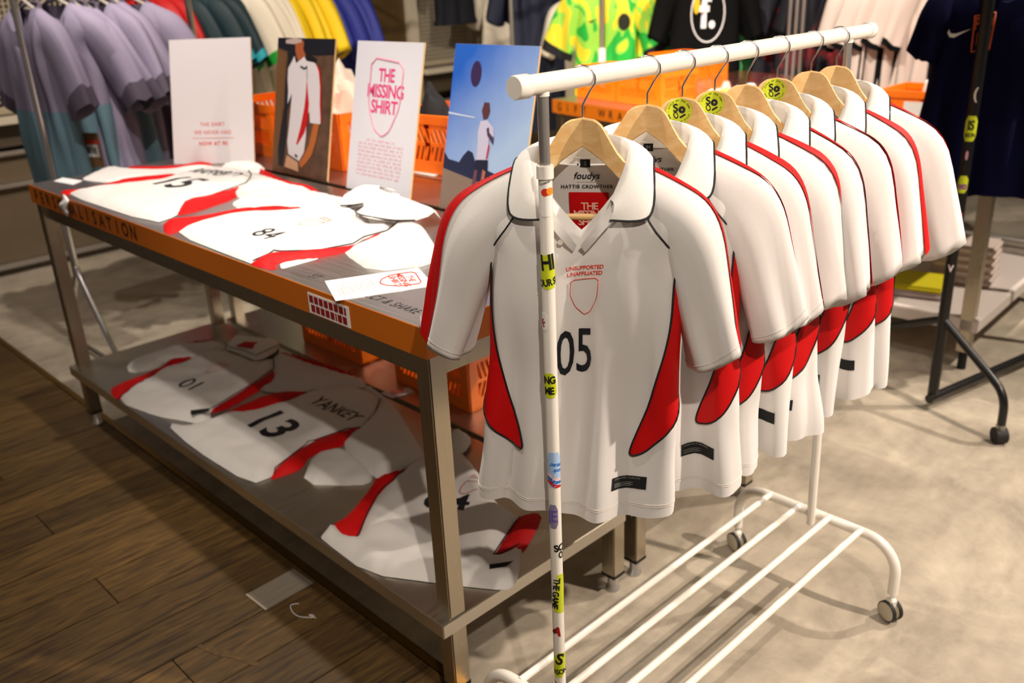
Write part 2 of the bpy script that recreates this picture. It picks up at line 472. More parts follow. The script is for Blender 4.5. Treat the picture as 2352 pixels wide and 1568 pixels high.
def build_shirt(name, label, cat, loc, rz, seed, group=None, hero=False, polo=True, body=None, sleeve=None, collar=None,
                panel=True, stripe=None, cuff=None, lower=None, number=None, tagged=True, sc=1.0, length=.632, wide=1.0,
                folds=1.0, nq=64, nz=40, swing=(0, 0), out=SL_OUT, inn=SL_IN, dep=SL_D, extra=None, sway=0.0, piping=None, droop=0.0, size='S'):
    body = body or M_WHITE; sleeve = sleeve or body; collar = collar or body; piping = piping or M_BLACK
    T = thing(name, label, cat, loc, rz, group, sc)
    S = make_surf(seed, length, wide, folds, sway)
    rows = []
    for i in range(nz + 1):
        t = i / nz; z = -length + t * (length)
        half = S.half(z)
        rows.append([S(-2 * half + 4 * half * j / nq, z, raw=True) for j in range(nq)])
    MB().grid(rows, True).build('body', body, T)
    # hem fold and stitch line
    if hero:
        for dz in (.022, .026):
            half = S.half(-length + dz)
            MB().tube([S(-half * 1.05 + 2.1 * half * j / 60, -length + dz, .0004) for j in range(61)], .0006, 4).build('hem_stitching', M_STITCH, T)
    for sd in (-1, 1):
        F = make_sleeve(seed, sd, out, inn, dep, swing[0 if sd < 0 else 1], droop[0 if sd < 0 else 1] if isinstance(droop, tuple) else droop)
        n = 28 if hero else 18; k = 22 if hero else 12
        rows = [[F(i / k, 2 * pi * j / n) for j in range(n)] for i in range(k + 1)]
        rows.append([F(1.0, 2 * pi * j / n, -.004) + Vector((0, 0, .004)) for j in range(n)])
        rows.append([F(.9, 2 * pi * j / n, -.005) for j in range(n)])
        so = MB().grid(rows, True).build('sleeve', sleeve, T)
        if cuff:
            cm, cw = cuff
            MB().grid([[F(t, 2 * pi * j / n, .0015) for j in range(n)] for t in (1 - cw, 1 - cw / 2, 1.0)], True).build('cuff', cm, so)
        elif hero:
            MB().tube([F(.93, 2 * pi * j / 40, .0003) for j in range(40)], .0006, 4, True).build('cuff_stitching', M_STITCH, so)
        if stripe:
            w = .31 if sd < 0 else .25
            rows = []
            for i in range(25):
                t = i / 24
                sh_ = (.05 + .38 * max(0, min(1, t * 1.4 - .15))) if sd < 0 else (.06 - .50 * max(0, t - .15))
                rows.append([F(t, a + sh_, .0026) for a in (-w, -w * .6, -w * .2, w * .2, w * .6, w)])
            MB().grid(rows).build('sleeve_stripe', stripe, so)
            if hero:
                mb = MB()
                for i in range(70):
                    t = .15 + .83 * i / 70
                    sh_ = (.05 + .38 * max(0, min(1, t * 1.4 - .15))) if sd < 0 else (.06 - .50 * max(0, t - .15))
                    mb.tube([F(t, sh_ - .02, .0027), F(t, sh_ + .13, .0027)], .0005, 3)
                mb.build('stripe_stitching', mat('dark_red_thread', '700806', .8), so)
    if panel:
        # curved horn shaped side panel, in unrolled coordinates measured from the side line
        base = [(-.028, -.145), (-.034, -.20), (-.038, -.26), (-.045, -.325), (-.064, -.405), (-.103, -.500), (-.100, -.514),
                (-.076, -.505), (-.048, -.478), (-.022, -.435), (.002, -.385), (.016, -.30), (.004, -.22), (-.022, -.148)]
        for sd in (-1, 1):
            pts = [(sd * (S.half(z) + t), z) for t, z in base]
            fn = lambda x, y: S(x, y, .0034 if hero else .005)
            poly_on(fn, pts, 'side_panel', panel if not isinstance(panel, bool) else M_RED, T, .010 if hero else .013, 1)
            line_on(lambda x, y: S(x, y, .0036 if hero else .0052), chaikin(pts, 2), .0017 if hero else .0018, 'panel_piping', piping, T, True, .02)
            # raglan seam piping from collar to armpit
            e_ = S.half(-.145) - .026; seam = [(sd * (.096 + (e_ - .096) * (i / 8) ** 1.3), -.055 - .092 * i / 8) for i in range(9)]
            line_on(lambda x, y: S(x, y, .0022), seam, .0015, 'seam_piping', piping, T, False, .02)
    if lower:
        h = S.half(-.5)
        mb = MB()
        rows = [[S(-2 * S.half(z) + 4 * S.half(z) * j / nq, z, .0015) for j in range(nq)] for z in [-length + (length - .36) * i / 12 for i in range(13)]]
        mb.grid(rows, True).build('lower_band', lower, T)
    if polo:
        Fp = [(0, .040, .040), (.040, .034, .038), (.068, .012, .030), (.073, -.014, .016), (.066, -.036, -.012), (.050, -.050, -.050)]
        Op = [(0, .062, -.008), (.062, .056, -.004), (.104, .028, .004), (.114, -.012, -.006), (.112, -.054, -.074), (.050, -.062, -.080)]
        Ip = [(0, .036, -.010), (.036, .030, -.010), (.064, .008, -.010), (.070, -.018, -.02), (.060, -.038, -.045), (.040, -.048, -.085)]
        n = 40
        def row(L, t):
            c = t * 2 - 1; p = lerp_list(L, abs(c)); return Vector((math.copysign(p[0], c), p[1], p[2]))
        rows_o = []
        for k, (u, bul) in enumerate(((0, 0), (.12, .006), (.3, .009), (.55, .008), (.8, .004), (1, 0))):
            rr = []
            for j in range(n + 1):
                f_ = row(Fp, j / n); o_ = row(Op, j / n); p = f_.lerp(o_, u)
                d = Vector((p.x, p.y * .7 - .002, 0)); d = d.normalized() if d.length > 1e-5 else Vector((0, 1, 0))
                rr.append(p + d * bul + Vector((0, 0, bul * .3)))
            rows_o.append(rr)
        rows_i = [[row(Ip, j / n).lerp(row(Fp, j / n), u) for j in range(n + 1)] for u in (0, .35, .7, 1)]
        co = MB().grid(rows_i + rows_o[1:]).build('collar', M_WHITE2 if body is M_WHITE else collar, T)
        if hero or panel:
            for sd in (0, 1):
                L = [row(Op, .5 + (sd * 2 - 1) * .5 * t) for t in [i / 40 for i in range(16, 41)]]
                q0 = row(Ip, .5 + (sd * 2 - 1) * .5).lerp(row(Op, .5 + (sd * 2 - 1) * .5), .5)
                MB().tube(L, .0019, 6).build('collar_piping', piping, co)
        # placket flaps
        for sd in (-1, 1):
            P = [(sd * .003, -.122), (sd * .050, -.058), (sd * .056, -.080), (sd * .038, -.100), (sd * .010, -.134)]
            mb = MB(); V, F_ = tess(P if sd > 0 else P[::-1], .012)
            mb.add([Vector((x, -.052 - .010 * sin(min(1, max(0, (y + .145) / .07)) * pi) - (.003 if sd > 0 else 0), y)) for x, y in V], F_, True)
            pf = mb.build('placket_flap', body, T)
        ml = MB(); ml.tube([(-.030, -.0565, -.118), (-.030, -.0600, -.118)], .0045, 12); ml.build('button', mat('pearl_button', 'd8cfc4', .35), T)
        # neck prints on the inside of the back
        def inner(x, y):
            z_ = y + .034
            w = max(0, min(1, (z_ + .15) / .138 * (.80 + .20 * (x / .1) ** 2)))
            bb = .05 - .005 * max(0, (z_ + .1) / .15)
            return Vector((x, bb * sqrt(1 - w * w) - .0022, z_))
        poly_on(inner, [(-.0085, -.034), (.0085, -.034), (.0075, -.049), (-.009, -.048)], 'size_label', M_TAG, T, .02, 0)
        V, F_ = text2d(size, .010); map2d(lambda x, y: inner(x, y - .0415) + Vector((0, -.0012, 0)), V, F_, 'size_letter', M_TAGTXT, T)
        if hero:
            V, F_ = text2d('foudys', .0165, .012, .28); map2d(lambda x, y: inner(x, y - .064), V, F_, 'neck_print', M_NAVYINK, T, .02)
            V, F_ = text2d('HATTIE CROWTHER', .0085, .02, 0, 1.15); map2d(lambda x, y: inner(x, y - .083), V, F_, 'neck_print', M_NAVYINK, T, .02)
            line_on(inner, [(-.016, -.0735), (.016, -.0735)], .0003, 'neck_rule', M_STITCH, T)
            line_on(inner, [(-.07, -.031), (.07, -.031)], .0004, 'neck_seam', M_STITCH, T)
            poly_on(inner, [(-.031, -.093), (.036, -.093), (.036, -.20), (-.031, -.20)], 'red_neck_patch', M_RED, T, .03, 0)
            for s_, yy in (('THE', -.118), ('MISSING', -.132), ('SHIRT', -.146)):
                V, F_ = text2d(s_, .0175, .02, 0, .85); map2d(lambda x, y: inner(x + .0035, y + yy) + Vector((0, -.001, 0)), V, F_, 'patch_print', mat('pale_pink_print', 'f2b9a4', .6), T)
    else:
        ring = []
        for i in range(28):
            a = 2 * pi * i / 28
            ring.append((.082 * cos(a), .036 * sin(a) + .002, -.018 + (.030 * sin(a) if sin(a) > 0 else .075 * sin(a)) ))
        # crew neck: close the V with a front insert and a rib ring
        mb = MB(); V, F_ = tess([(-.082, -.005), (-.06, -.07), (0, -.10), (.06, -.07), (.082, -.005), (.05, -.20), (0, -.22), (-.05, -.20)][::-1] if False else [(-.08, -.03), (-.045, -.075), (0, -.09), (.045, -.075), (.08, -.03), (.05, -.19), (-.05, -.19)], .03)
        mb.add([Vector((x, -.050 + .012 * (1 - min(1, (abs(y) - .02) / .1)), y)) for x, y in V], F_, True); mb.build('neck_front', body, T)
        MB().tube(ring, .0075, 8, True).build('neckband', collar, T)
    fnp = lambda x, y: S(x, y, .0016)
    if tagged:
        tg = poly_on(fnp, [(.070, -.552), (.130, -.552), (.130, -.576), (.070, -.576)], 'hem_tag', M_TAG, T, .012, 0)
        V, F_ = text2d('DESIGNED TO BELONG', .0042, 0, 0, 1, align='LEFT')
        if hero:
            map2d(lambda x, y: S(.074 + x, -.556 + y, .0024), V, F_, 'tag_print', M_TAGTXT, tg, .02)
            for i in range(4):
                ln = [(.074, -.5645 - .0022 * i), (.106 - .004 * (i % 2), -.5645 - .0022 * i)]
                line_on(lambda x, y: S(x, y, .0021), ln, .0003, 'tag_line', M_TAGTXT, tg, False, .01, 3)
    if panel:
        # crest print
        cx = .010
        k_ = .108; cr = [(cx - .023, -.292 + k_), (cx + .023, -.286 + k_), (cx + .020, -.321 + k_), (cx + .009, -.346 + k_), (cx - .001, -.353 + k_), (cx - .016, -.339 + k_), (cx - .024, -.318 + k_)]
        line_on(fnp, chaikin(cr, 1, .12), .0006, 'crest_print', M_REDINK, T, True, .012, 4)
        if hero:
            for s_, yy in (('UNSUPPORTED', -.270 + k_), ('UNAFFILIATED', -.280 + k_)):
                V, F_ = text2d(s_, .0092, .015, .0, .95); map2d(lambda x, y: S(cx + x, yy + y + x * .10, .0016), V, F_, 'crest_lettering', M_REDINK, T, .02)
    if number:
        V, F_ = text2d(number, .118, .006, .0, .98, .54); map2d(lambda x, y: S(x - .006, -.318 + y + x * .12, .0016), V, F_, 'chest_number', M_NAVYINK, T, .02)
    if extra: extra(T, S)
    return T

# ------------------------------------------------------------------ garment rack (white)
RX, RZ = -.984, 1.4605
rack = thing('garment_rack', 'white tubular clothes rack on casters with stickers on its front post', 'clothes rack', (RX, 1.5, 0))
def rk(y): return y - 1.5
MB().tube([(0, rk(.975), RZ), (0, rk(2.065), RZ)], .0155, 24).build('rail', M_ENAMEL, rack)
for y0, y1 in ((.956, .984), (2.052, 2.074)):
    MB().tube([(0, rk(y0), RZ), (0, rk(y0 + .003), RZ), (0, rk(y1 - .002), RZ), (0, rk(y1), RZ)], [.0165, .0180, .0180, .0165], 24).build('end_cap', M_ENAMEL, rack)
POST = []
for k, (yb, yt) in enumerate(((1.015, 1.016), (2.01, 1.972))):
    f = lambda z: yb + (yt - yb) * (z / 1.46)
    p = MB().tube([(0, rk(f(.20)), .20), (0, rk(f(1.33)), 1.33)], .0112, 20).build('post', M_ENAMEL, rack)
    if k == 0: POST.append(p)
    MB().tube([(0, rk(f(1.318)), 1.318), (0, rk(f(1.338)), 1.338)], [.0138, .0138], 20).build('collar_ring', M_ENAMEL, rack)
    MB().tube([(0, rk(f(1.33)), 1.33), (0, rk(f(1.447)), 1.447)], .0088, 20).build('chrome_tube', M_CHROME2, rack)
    MB().tube([(0, rk(f(1.442)), 1.442), (0, rk(f(1.45)), 1.45)], .0105, 12).build('rail_saddle', M_ENAMEL, rack)
    # base arch running across, bent down to the casters
    pts = []
    hw, zt, r = .232, .225, .085
    yb2 = yb + .012
    pts.append((-hw, rk(yb2), .082))
    for i in range(9):
        a = pi - (pi / 2) * i / 8; pts.append((-hw + r + r * cos(a), rk(yb2), zt - r + r * sin(a)))
    for i in range(9):
        a = pi / 2 - (pi / 2) * i / 8; pts.append((hw - r + r * cos(a), rk(yb2), zt - r + r * sin(a)))
    pts.append((hw, rk(yb2), .082))
    MB().tube(pts, .0135, 18).build('base_arch', M_ENAMEL, rack)
    MB().tube([(-.0, rk(f(.20)) - .012, .33), (-.0, rk(f(.20)) - .0105, .33)], .003, 8).build('screw', M_CHROME, rack)
    for sx in (-hw, hw):
        MB().tube([(sx, rk(yb2), .086), (sx, rk(yb2), .062)], .006, 10).build('caster_stem', M_CHROME, rack)
        cs = MB(); an = radians(-112)
        d = Vector((cos(an), sin(an), 0))
        for s_ in (-1, 1):
            c = Vector((sx, rk(yb2), .029)) + d * s_ * .011
            cs.tube([c - d * s_ * .0075, c - d * s_ * .006, c + d * s_ * .006, c + d * s_ * .0075], [.022, .0255, .0255, .022], 24)
        w = cs.build('caster', mat('cream_plastic', 'c4bba6', .4), rack)
        ty = MB()
        for s_ in (-1, 1):
            c = Vector((sx, rk(yb2), .029)) + d * s_ * .011
            ty.tube([c - d * .005, c + d * .005], .0285, 28)
        ty.build('tyre', M_RUBBER, w)
        MB().box(-.010, -.012, .03, .010, .012, .066, Matrix.Translation((sx, rk(yb2), 0)) @ Matrix.Rotation(an, 4, 'Z'), bev=.003).build('caster_fork', M_ENAMEL, w)
for i in range(4):
    bx = -.132 + .088 * i
    MB().tube([(bx, rk(1.03), .232), (bx, rk(2.02), .232)], .0085, 14).build('shelf_bar', M_ENAMEL, rack)
# stickers wrapped round the front post (parts of the rack)
CAMA = math.atan2(-1.015, .984)
def cyl(z0, rot=0.0, off=.0005, R=.0112):
    def f(x, y):
        c, s_ = cos(rot), sin(rot); X = x * c - y * s_; Y = x * s_ + y * c
        a = CAMA + X / R
        return Vector(((R + off) * cos(a), rk(1.0155) + (R + off) * sin(a), z0 + Y))
    return f
def psticker(z, w, h, M, rot=0.0, x0=0.0, smooth=1):
    f = cyl(z, rot)
    return poly_on(lambda x, y: f(x + x0, y), [(-w / 2, -h / 2), (w / 2, -h / 2), (w / 2, h / 2), (-w / 2, h / 2)], 'sticker', M, rack, .004, smooth)
def ptext(s, z, size, M, par, x0=0.0, y0=0.0, rot=0.0, bold=.02, sx=1.0, shear=0.0):
    V, F_ = text2d(s, size, bold, shear, .9, sx); f = cyl(z, rot, .0009)
    return map2d(lambda x, y: f(x + x0, y + y0), V, F_, 'sticker_lettering', M, par, .003)
s = psticker(1.285, .026, .052, mat('white_sticker', 'f2eee8', .4), 0, 0)
ptext('Powered by', 1.313, .0062, M_STKBLK, s, .002, 0, .35, 0)
for x0, M_ in ((-.0005, mat('logo_red', 'd8301c', .5)), (.0075, mat('logo_orange', 'f09020', .5))):
    f = cyl(1.298, .15, .0009 if x0 < 0 else .0012)
    poly_on(lambda x, y: f(x + x0, y), [(.0062 * cos(a * pi / 8), .0062 * sin(a * pi / 8)) for a in range(16)], 'sticker_dot', M_, s, .004, 0)
s = psticker(1.168, .030, .058, M_LIME, .10)
ptext('HI', 1.183, .036, M_STKBLK, s, .000, 0, .10, .03, .75); ptext('OUR SE', 1.150, .0165, M_STKBLK, s, .001, 0, .16, .03, .7)
s = psticker(1.082, .014, .034, mat('clear_sticker', 'f5efe6', .2), 0, -.011)
ptext('F', 1.085, .018, mat('sticker_red', 'b01818', .5), s, -.012, 0, .5, .03)
s = psticker(.967, .026, .046, M_LIME, .05, -.004)
ptext('ING', .977, .0185, M_STKBLK, s, -.004, 0, .05, .04, .75); ptext('ME', .957, .0185, M_STKBLK, s, -.004, 0, .05, .04, .75)
s = psticker(.804, .030, .070, mat('pale_blue_sticker', 'a9c8ec', .4), 0)
ptext('parad', .816, .011, mat('sticker_blue', '2a6cc0', .5), s, .004, 0, -.2, .02, .9, .3); ptext('spor', .805, .011, MATS['sticker_blue'], s, .007, 0, -.2, .02, .9, .3)
for zz, M_ in ((.794, mat('sticker_pink', 'f0c8c4', .5)), (.788, MATS['sticker_blue']), (.780, mat('sticker_red2', 'c8202a', .5))):
    f = cyl(zz, 0, .0009)
    poly_on(f, [(-.014, .004), (-.006, .002), (.002, -.006), (.014, -.008), (.014, -.013), (.0, -.012), (-.008, -.004), (-.014, -.002)], 'sticker_wave', M_, s, .004, 1)
s = psticker(.708, .018, .050, mat('iridescent_sticker', 'a9a3c8', .2, .4), 0, -.004)
ptext('JE', .708, .034, mat('sticker_violet', '7a5cd0', .3, .3), s, -.005, 0, .0, .0, .8)
ptext('SO', .640, .020, M_STKBLK, POST[0], .007, 0, .1, .04, .9); ptext('O', .624, .020, M_STKBLK, POST[0], .009, 0, .1, .04, .6)
s = psticker(.540, .020, .086, M_LIME, -.10, .006, 0)
ptext('THE GAME', .540, .0165, M_STKBLK, s, .0, -.004, -1.66, .035, .95)
ptext('A', .452, .026, MATS['sticker_red'], POST[0], -.004, 0, -.3, .05); ptext('K', .454, .014, M_STKBLK, POST[0], -.006, 0, .3, .05)
s = psticker(.372, .026, .060, M_LIME, -.15, .0)
ptext('S', .386, .036, M_STKBLK, s, .0, 0, -.25, .03, .9); ptext('ASON', .356, .0165, M_STKBLK, s, .001, 0, .15, .03, .7)

# ------------------------------------------------------------------ hangers
def make_hanger(seed, label, group, sticker=0, pale=0):
    T = thing('clothes_hanger', label, 'hanger', (RX, 0, RZ), 0, group)
    # local z relative to the rail; wood top at -.051
    zt = -.062
    top = [(0, 0), (.022, -.003), (.033, -.012), (.042, -.027), (.056, -.050), (.074, -.070), (.10, -.100), (.13, -.126), (.16, -.152), (.166, -.158)]
    bot = [(.160, -.168), (.13, -.152), (.10, -.130), (.06, -.092), (.03, -.064), (0, -.045)]
    M_ = M_BEECH
    for sd in (-1, 1):
        rows = []
        N = 26
        def yb(x): return -.020 * min(1, x / .062) + .018 * max(0, x - .062) / .1
        for i in range(N + 1):
            x = .166 * i / N
            def ev(L, x):
                L = sorted(L)
                for (a, za), (b, zb) in zip(L, L[1:]):
                    if x <= b: return za + (zb - za) * (x - a) / (b - a)
                return L[-1][1]
            zu = ev(top, x); zl = ev(bot + [(.166, -.162)], x); th = .006 + .004 * max(0, (x - .06) / .14) ** .7
            y = yb(x); e = .0018
            rows.append([Vector((sd * x, y - th, zt + zl + e)), Vector((sd * x, y - th, zt + zu - e)), Vector((sd * x, y - th + e, zt + zu)), Vector((sd * x, y + th - e, zt + zu)),
                         Vector((sd * x, y + th, zt + zu - e)), Vector((sd * x, y + th, zt + zl + e)), Vector((sd * x, y + th - e, zt + zl)), Vector((sd * x, y - th + e, zt + zl))])
        mb = MB().grid(rows, True); mb.sm = [False] * len(mb.f)
        mb.f.append(tuple(range(N * 8, N * 8 + 8))); mb.sm.append(False)
        mb.build('arm', M_, T)
    p = [(0, 0, zt - .01), (0, 0, zt + .018), (.002, 0, zt + .022), (.013, 0, -.020), (.020, 0, -.010)]
    for i in range(15):
        a = -.25 + (pi + .35) * i / 14; p.append((.0205 * cos(a), 0, .0205 * sin(a) - .0035))
    MB().tube(p, .0017, 8).build('hook', M_CHROME, T)
    MB().tube([(-.13, -.012, zt - .158), (.13, -.012, zt - .158)], .0055, 12).build('trouser_bar', M_, T)
    for sd in (-1, 1):
        MB().tube([(sd * .13, -.012, zt - .158), (sd * .136, -.012, zt - .15), (sd * .13, -.012, zt - .14)], .0016, 6).build('bar_wire', M_CHROME, T)
    if sticker:
        cx, cz = -.004, zt - .023; R = .0225
        def f(x, y): return Vector((cx + x, -.0068 - .020 * abs(cx + x) / .062 - .0006, cz + y))
        st = poly_on(f, [(R * cos(a * pi / 16), R * sin(a * pi / 16)) for a in range(32)], 'round_sticker', M_LIME, T, .012, 0)
        g = lambda x, y: f(x, y) + Vector((0, -.0005, 0))
        parts = []
        V, F_ = text2d('S', .019, .03); parts.append((V, F_, (-.0062, .0052, .1)))
        V, F_ = text2d('O', .017, .02, 0, 1, .62); parts.append((V, F_, (-.0052, -.0075, sticker)))
        map2d(g, *join2d(parts), 'sticker_mark', M_STKBLK, st)
        mb = MB(); n = 20
        mb.add([g(.0048 + r_ * cos(2 * pi * j / n), .0022 + r_ * sin(2 * pi * j / n)) for r_ in (.0062, .0016) for j in range(n)],
               [(j, (j + 1) % n, n + (j + 1) % n, n + j) for j in range(n)]); mb.build('sticker_ring', M_STKBLK, st)
        mb = MB(); c, s_ = cos(sticker * 1.6), sin(sticker * 1.6)
        mb.add([g(.0062 + x * c - y * s_, -.0085 + x * s_ + y * c) for x, y in ((-.0055, -.0016), (.0055, -.0016), (.006, 0), (.0055, .0016), (-.0055, .0016), (-.006, 0))], [(0, 1, 2, 3, 4, 5)])
        mb.build('sticker_dash', M_STKBLK, st)
        parts = []; word = 'STYLE OF OUR OWN • STYLE OF OUR OWN • '
        for i, ch in enumerate(word):
            if ch == ' ': continue
            a = pi * .9 - 2 * pi * i / len(word); V, F_ = text2d(ch, .0042, .02)
            parts.append((V, F_, (.0183 * cos(a), .0183 * sin(a), a - pi / 2)))
        map2d(g, *join2d(parts), 'sticker_lettering', M_STKBLK, st)
    return T
HY = [1.105, 1.271, 1.370, 1.472, 1.573, 1.686, 1.818, 1.929]
HT = [33, 30, 31, 33, 27, 31, 26, 25]
hl = ['wooden hanger at the front of the white rack, holding the shirt numbered 05',
      'plain wooden hanger second from the front, above the M size label',
      'wooden hanger with an upright round lime sticker, third from the front',
      'knotted wooden hanger with a tilted round lime sticker, fourth from the front',
      'plain wooden hanger between the two lime stickered hangers in mid rack',
      'reddish wooden hanger with a round lime sticker, farthest of the stickered hangers',
      'plain wooden hanger second from the far end of the white rack',
      'plain wooden hanger at the far end of the white rack']
ha = make_hanger(1, hl[0], 'wooden hangers on the white rack')
hb = make_hanger(2, hl[2], 'wooden hangers on the white rack', .35)
for i, (y, t) in enumerate(zip(HY, HT)):
    if i == 0: o = ha
    elif i == 2: o = hb
    else: o = copy_tree(hb if i in (3, 5) else ha)
    o['label'] = hl[i]; o.location = (RX, y, RZ); o.rotation_euler = (0, [0, .01, 0, .02, 0, 0, -.01, .01][i], radians(t))

# ------------------------------------------------------------------ the eight hanging shirts
slab = ['white polo shirt with black 05 and red side panels, first on the white rack',
        'white polo shirt with red shoulder stripe and M neck label, second on the rack',
        'white and red polo shirt under the first lime stickered hanger, third on the rack',
        'white and red polo shirt under the knotted hanger, fourth on the rack',
        'white and red polo shirt, fifth from the front of the white rack',
        'white and red polo shirt, sixth from the front of the white rack',
        'white and red polo shirt with whole hem tag showing, second from the far end',
        'white and red polo shirt at the far end of the white rack']
for i, (y, t) in enumerate(zip(HY, HT)):
    th = radians(t)
    x = RX; dx = [0, 0, 0, 0, .01, 0, .0, 0][i]
    build_shirt('polo_shirt', slab[i], 'shirt', (RX + dx - .0 * sin(th), y, RZ - .132), th + [0, .03, -.02, .02, 0, -.02, .02, 0][i], 11 + i, 'white polo shirts on the rack',
                hero=(i < 3), stripe=M_RED, number='05' if i == 0 else None, length=.632 if i == 0 else .650, swing=((.015, .01), (0, .02), (0, 0), (0, .015), (0, -.01), (0, .01), (0, 0), (0, .02))[i],
                nq=96 if i < 3 else 72, nz=56 if i < 3 else 40, sway=[-.06, .02, 0, .03, -.02, 0, .04, .02][i], droop=[(-.45, .30), .0, .3, .1, .5, .2, .3, -.3][i], size='S' if i == 0 else 'M')
# ------------------------------------------------------------------ steel work tables
X0, X1 = -3.612, -1.336
TZ = .975
def work_table(name, label, y0, y1, trim_front, trim_end, yoff=0):
    T = thing(name, label, 'table', ((X0 + X1) / 2, (y0 + y1) / 2, 0)); T_inv = Matrix.Translation((-(X0 + X1) / 2, -(y0 + y1) / 2, 0))
    def bx(nm, M, *a, bev=.001): return MB().box(*a, M=T_inv, bev=bev).build(nm, M, T)
    bx('tabletop', M_STEEL, X0, y0, TZ - .004, X1, y1, TZ)
    rim = M_STEELLEG
    bx('top_rim', M_ORANGE if trim_front else rim, X0, y0 - .001, TZ - .066, X1 + .001, y0 + .002, TZ - .0006, bev=.0005)
    bx('top_rim', M_ORANGE if trim_end else rim, X1 - .002, y0, TZ - .066, X1 + .0012, y1, TZ - .0006, bev=.0005)
    bx('top_rim', rim, X0, y1 - .002, TZ - .066, X1, y1 + .001, TZ - .001, bev=.0005)
    bx('top_rim', rim, X0 - .001, y0, TZ - .066, X0 + .002, y1, TZ - .001, bev=.0005)
    for a in ((X0 + .05, y0 + .02, TZ - .122, X1 - .05, y0 + .05, TZ - .06), (X0 + .05, y1 - .05, TZ - .122, X1 - .05, y1 - .02, TZ - .06),
              (X0 + .02, y0 + .05, TZ - .122, X0 + .05, y1 - .05, TZ - .06), (X1 - .05, y0 + .05, TZ - .122, X1 - .02, y1 - .05, TZ - .06)):
        bx('apron', M_STEELLEG, *a)
    for lx in (X0 + .008, X1 - .054):
        for ly in (y0 + .010, y1 - .056):
            lg = bx('leg', M_STEELLEG, lx, ly, .055, lx + .046, ly + .046, TZ - .05, bev=.003)
            cx, cy = lx + .023 - (X0 + X1) / 2, ly + .023 - (y0 + y1) / 2
            MB().box(lx, ly, .050, lx + .046, ly + .046, .060, M=T_inv).build('leg_cap', M_RUBBER, lg)
            MB().tube([(cx, cy, 0), (cx, cy, .006), (cx, cy, .012), (cx, cy, .055)], [.021, .021, .015, .015], 16).build('levelling_foot', M_CHROME2, lg)
    sh = bx('lower_shelf', M_STEELSH, X0 + .01, y0 - .016, .222, X1 - .004, y1 - .01, .260, bev=.002)
    return T, T_inv
T1, TI1 = work_table('work_table', 'long steel work table with orange PERSONALISATION edge beside the white rack', 1.026, 1.668, True, True)
# lettering on the table edge
letters('PERSONALISATION', .060, .016, lambda i: (lambda x, y: TI1 @ Vector((x, 1.0242, y + .940)), -3.545 + .0595 * i), 'edge_letter', M_DARKTXT, T1)
V, F_ = text2d('ST', .036, 0, .25, 1.1, .8, 'LEFT'); map2d(lambda x, y: TI1 @ Vector((-1.822 + x, 1.078 + y, TZ + .0004)), V, F_, 'top_lettering', M_BLACKTXT, T1)
V, F_ = text2d('ECT & SHARE', .036, 0, .25, 1.15, .74, 'LEFT'); map2d(lambda x, y: TI1 @ Vector((-1.598 + x, 1.078 + y, TZ + .0004)), V, F_, 'top_lettering', M_BLACKTXT, T1)
# barcode-like sticker strip on the edge
st = MB().box(-1.755, 1.0235, .913, -1.594, 1.0248, .962, M=TI1).build('edge_sticker', M_CARD, T1)
mb = MB(); M_DR = mat('dark_red_print', '8e1512', .5)
ws = [.0185] * 7 + [.010]
x = -1.749
for w in ws:
    mb.box(x, 1.0228, .940, x + w - .0035, 1.0236, .957, M=TI1); x += w + .0012
x = -1.745
for w in [.0185, .0185, .0185, .0185, .0185, .0085, .0185, .0185]:
    mb.box(x, 1.0228, .918, x + w - .0035, 1.0236, .935, M=TI1); x += w + .0008
mb.build('sticker_blocks', M_DR, st)

T2, TI2 = work_table('work_table', 'steel work table behind the personalisation table carrying orange crates', 1.698, 2.32, False, False)
MB().box(X0 + .01, 1.938, TZ, X1 - .01, 1.944, TZ + .0008, M=TI2).build('top_joint', M_RUBBER, T2)

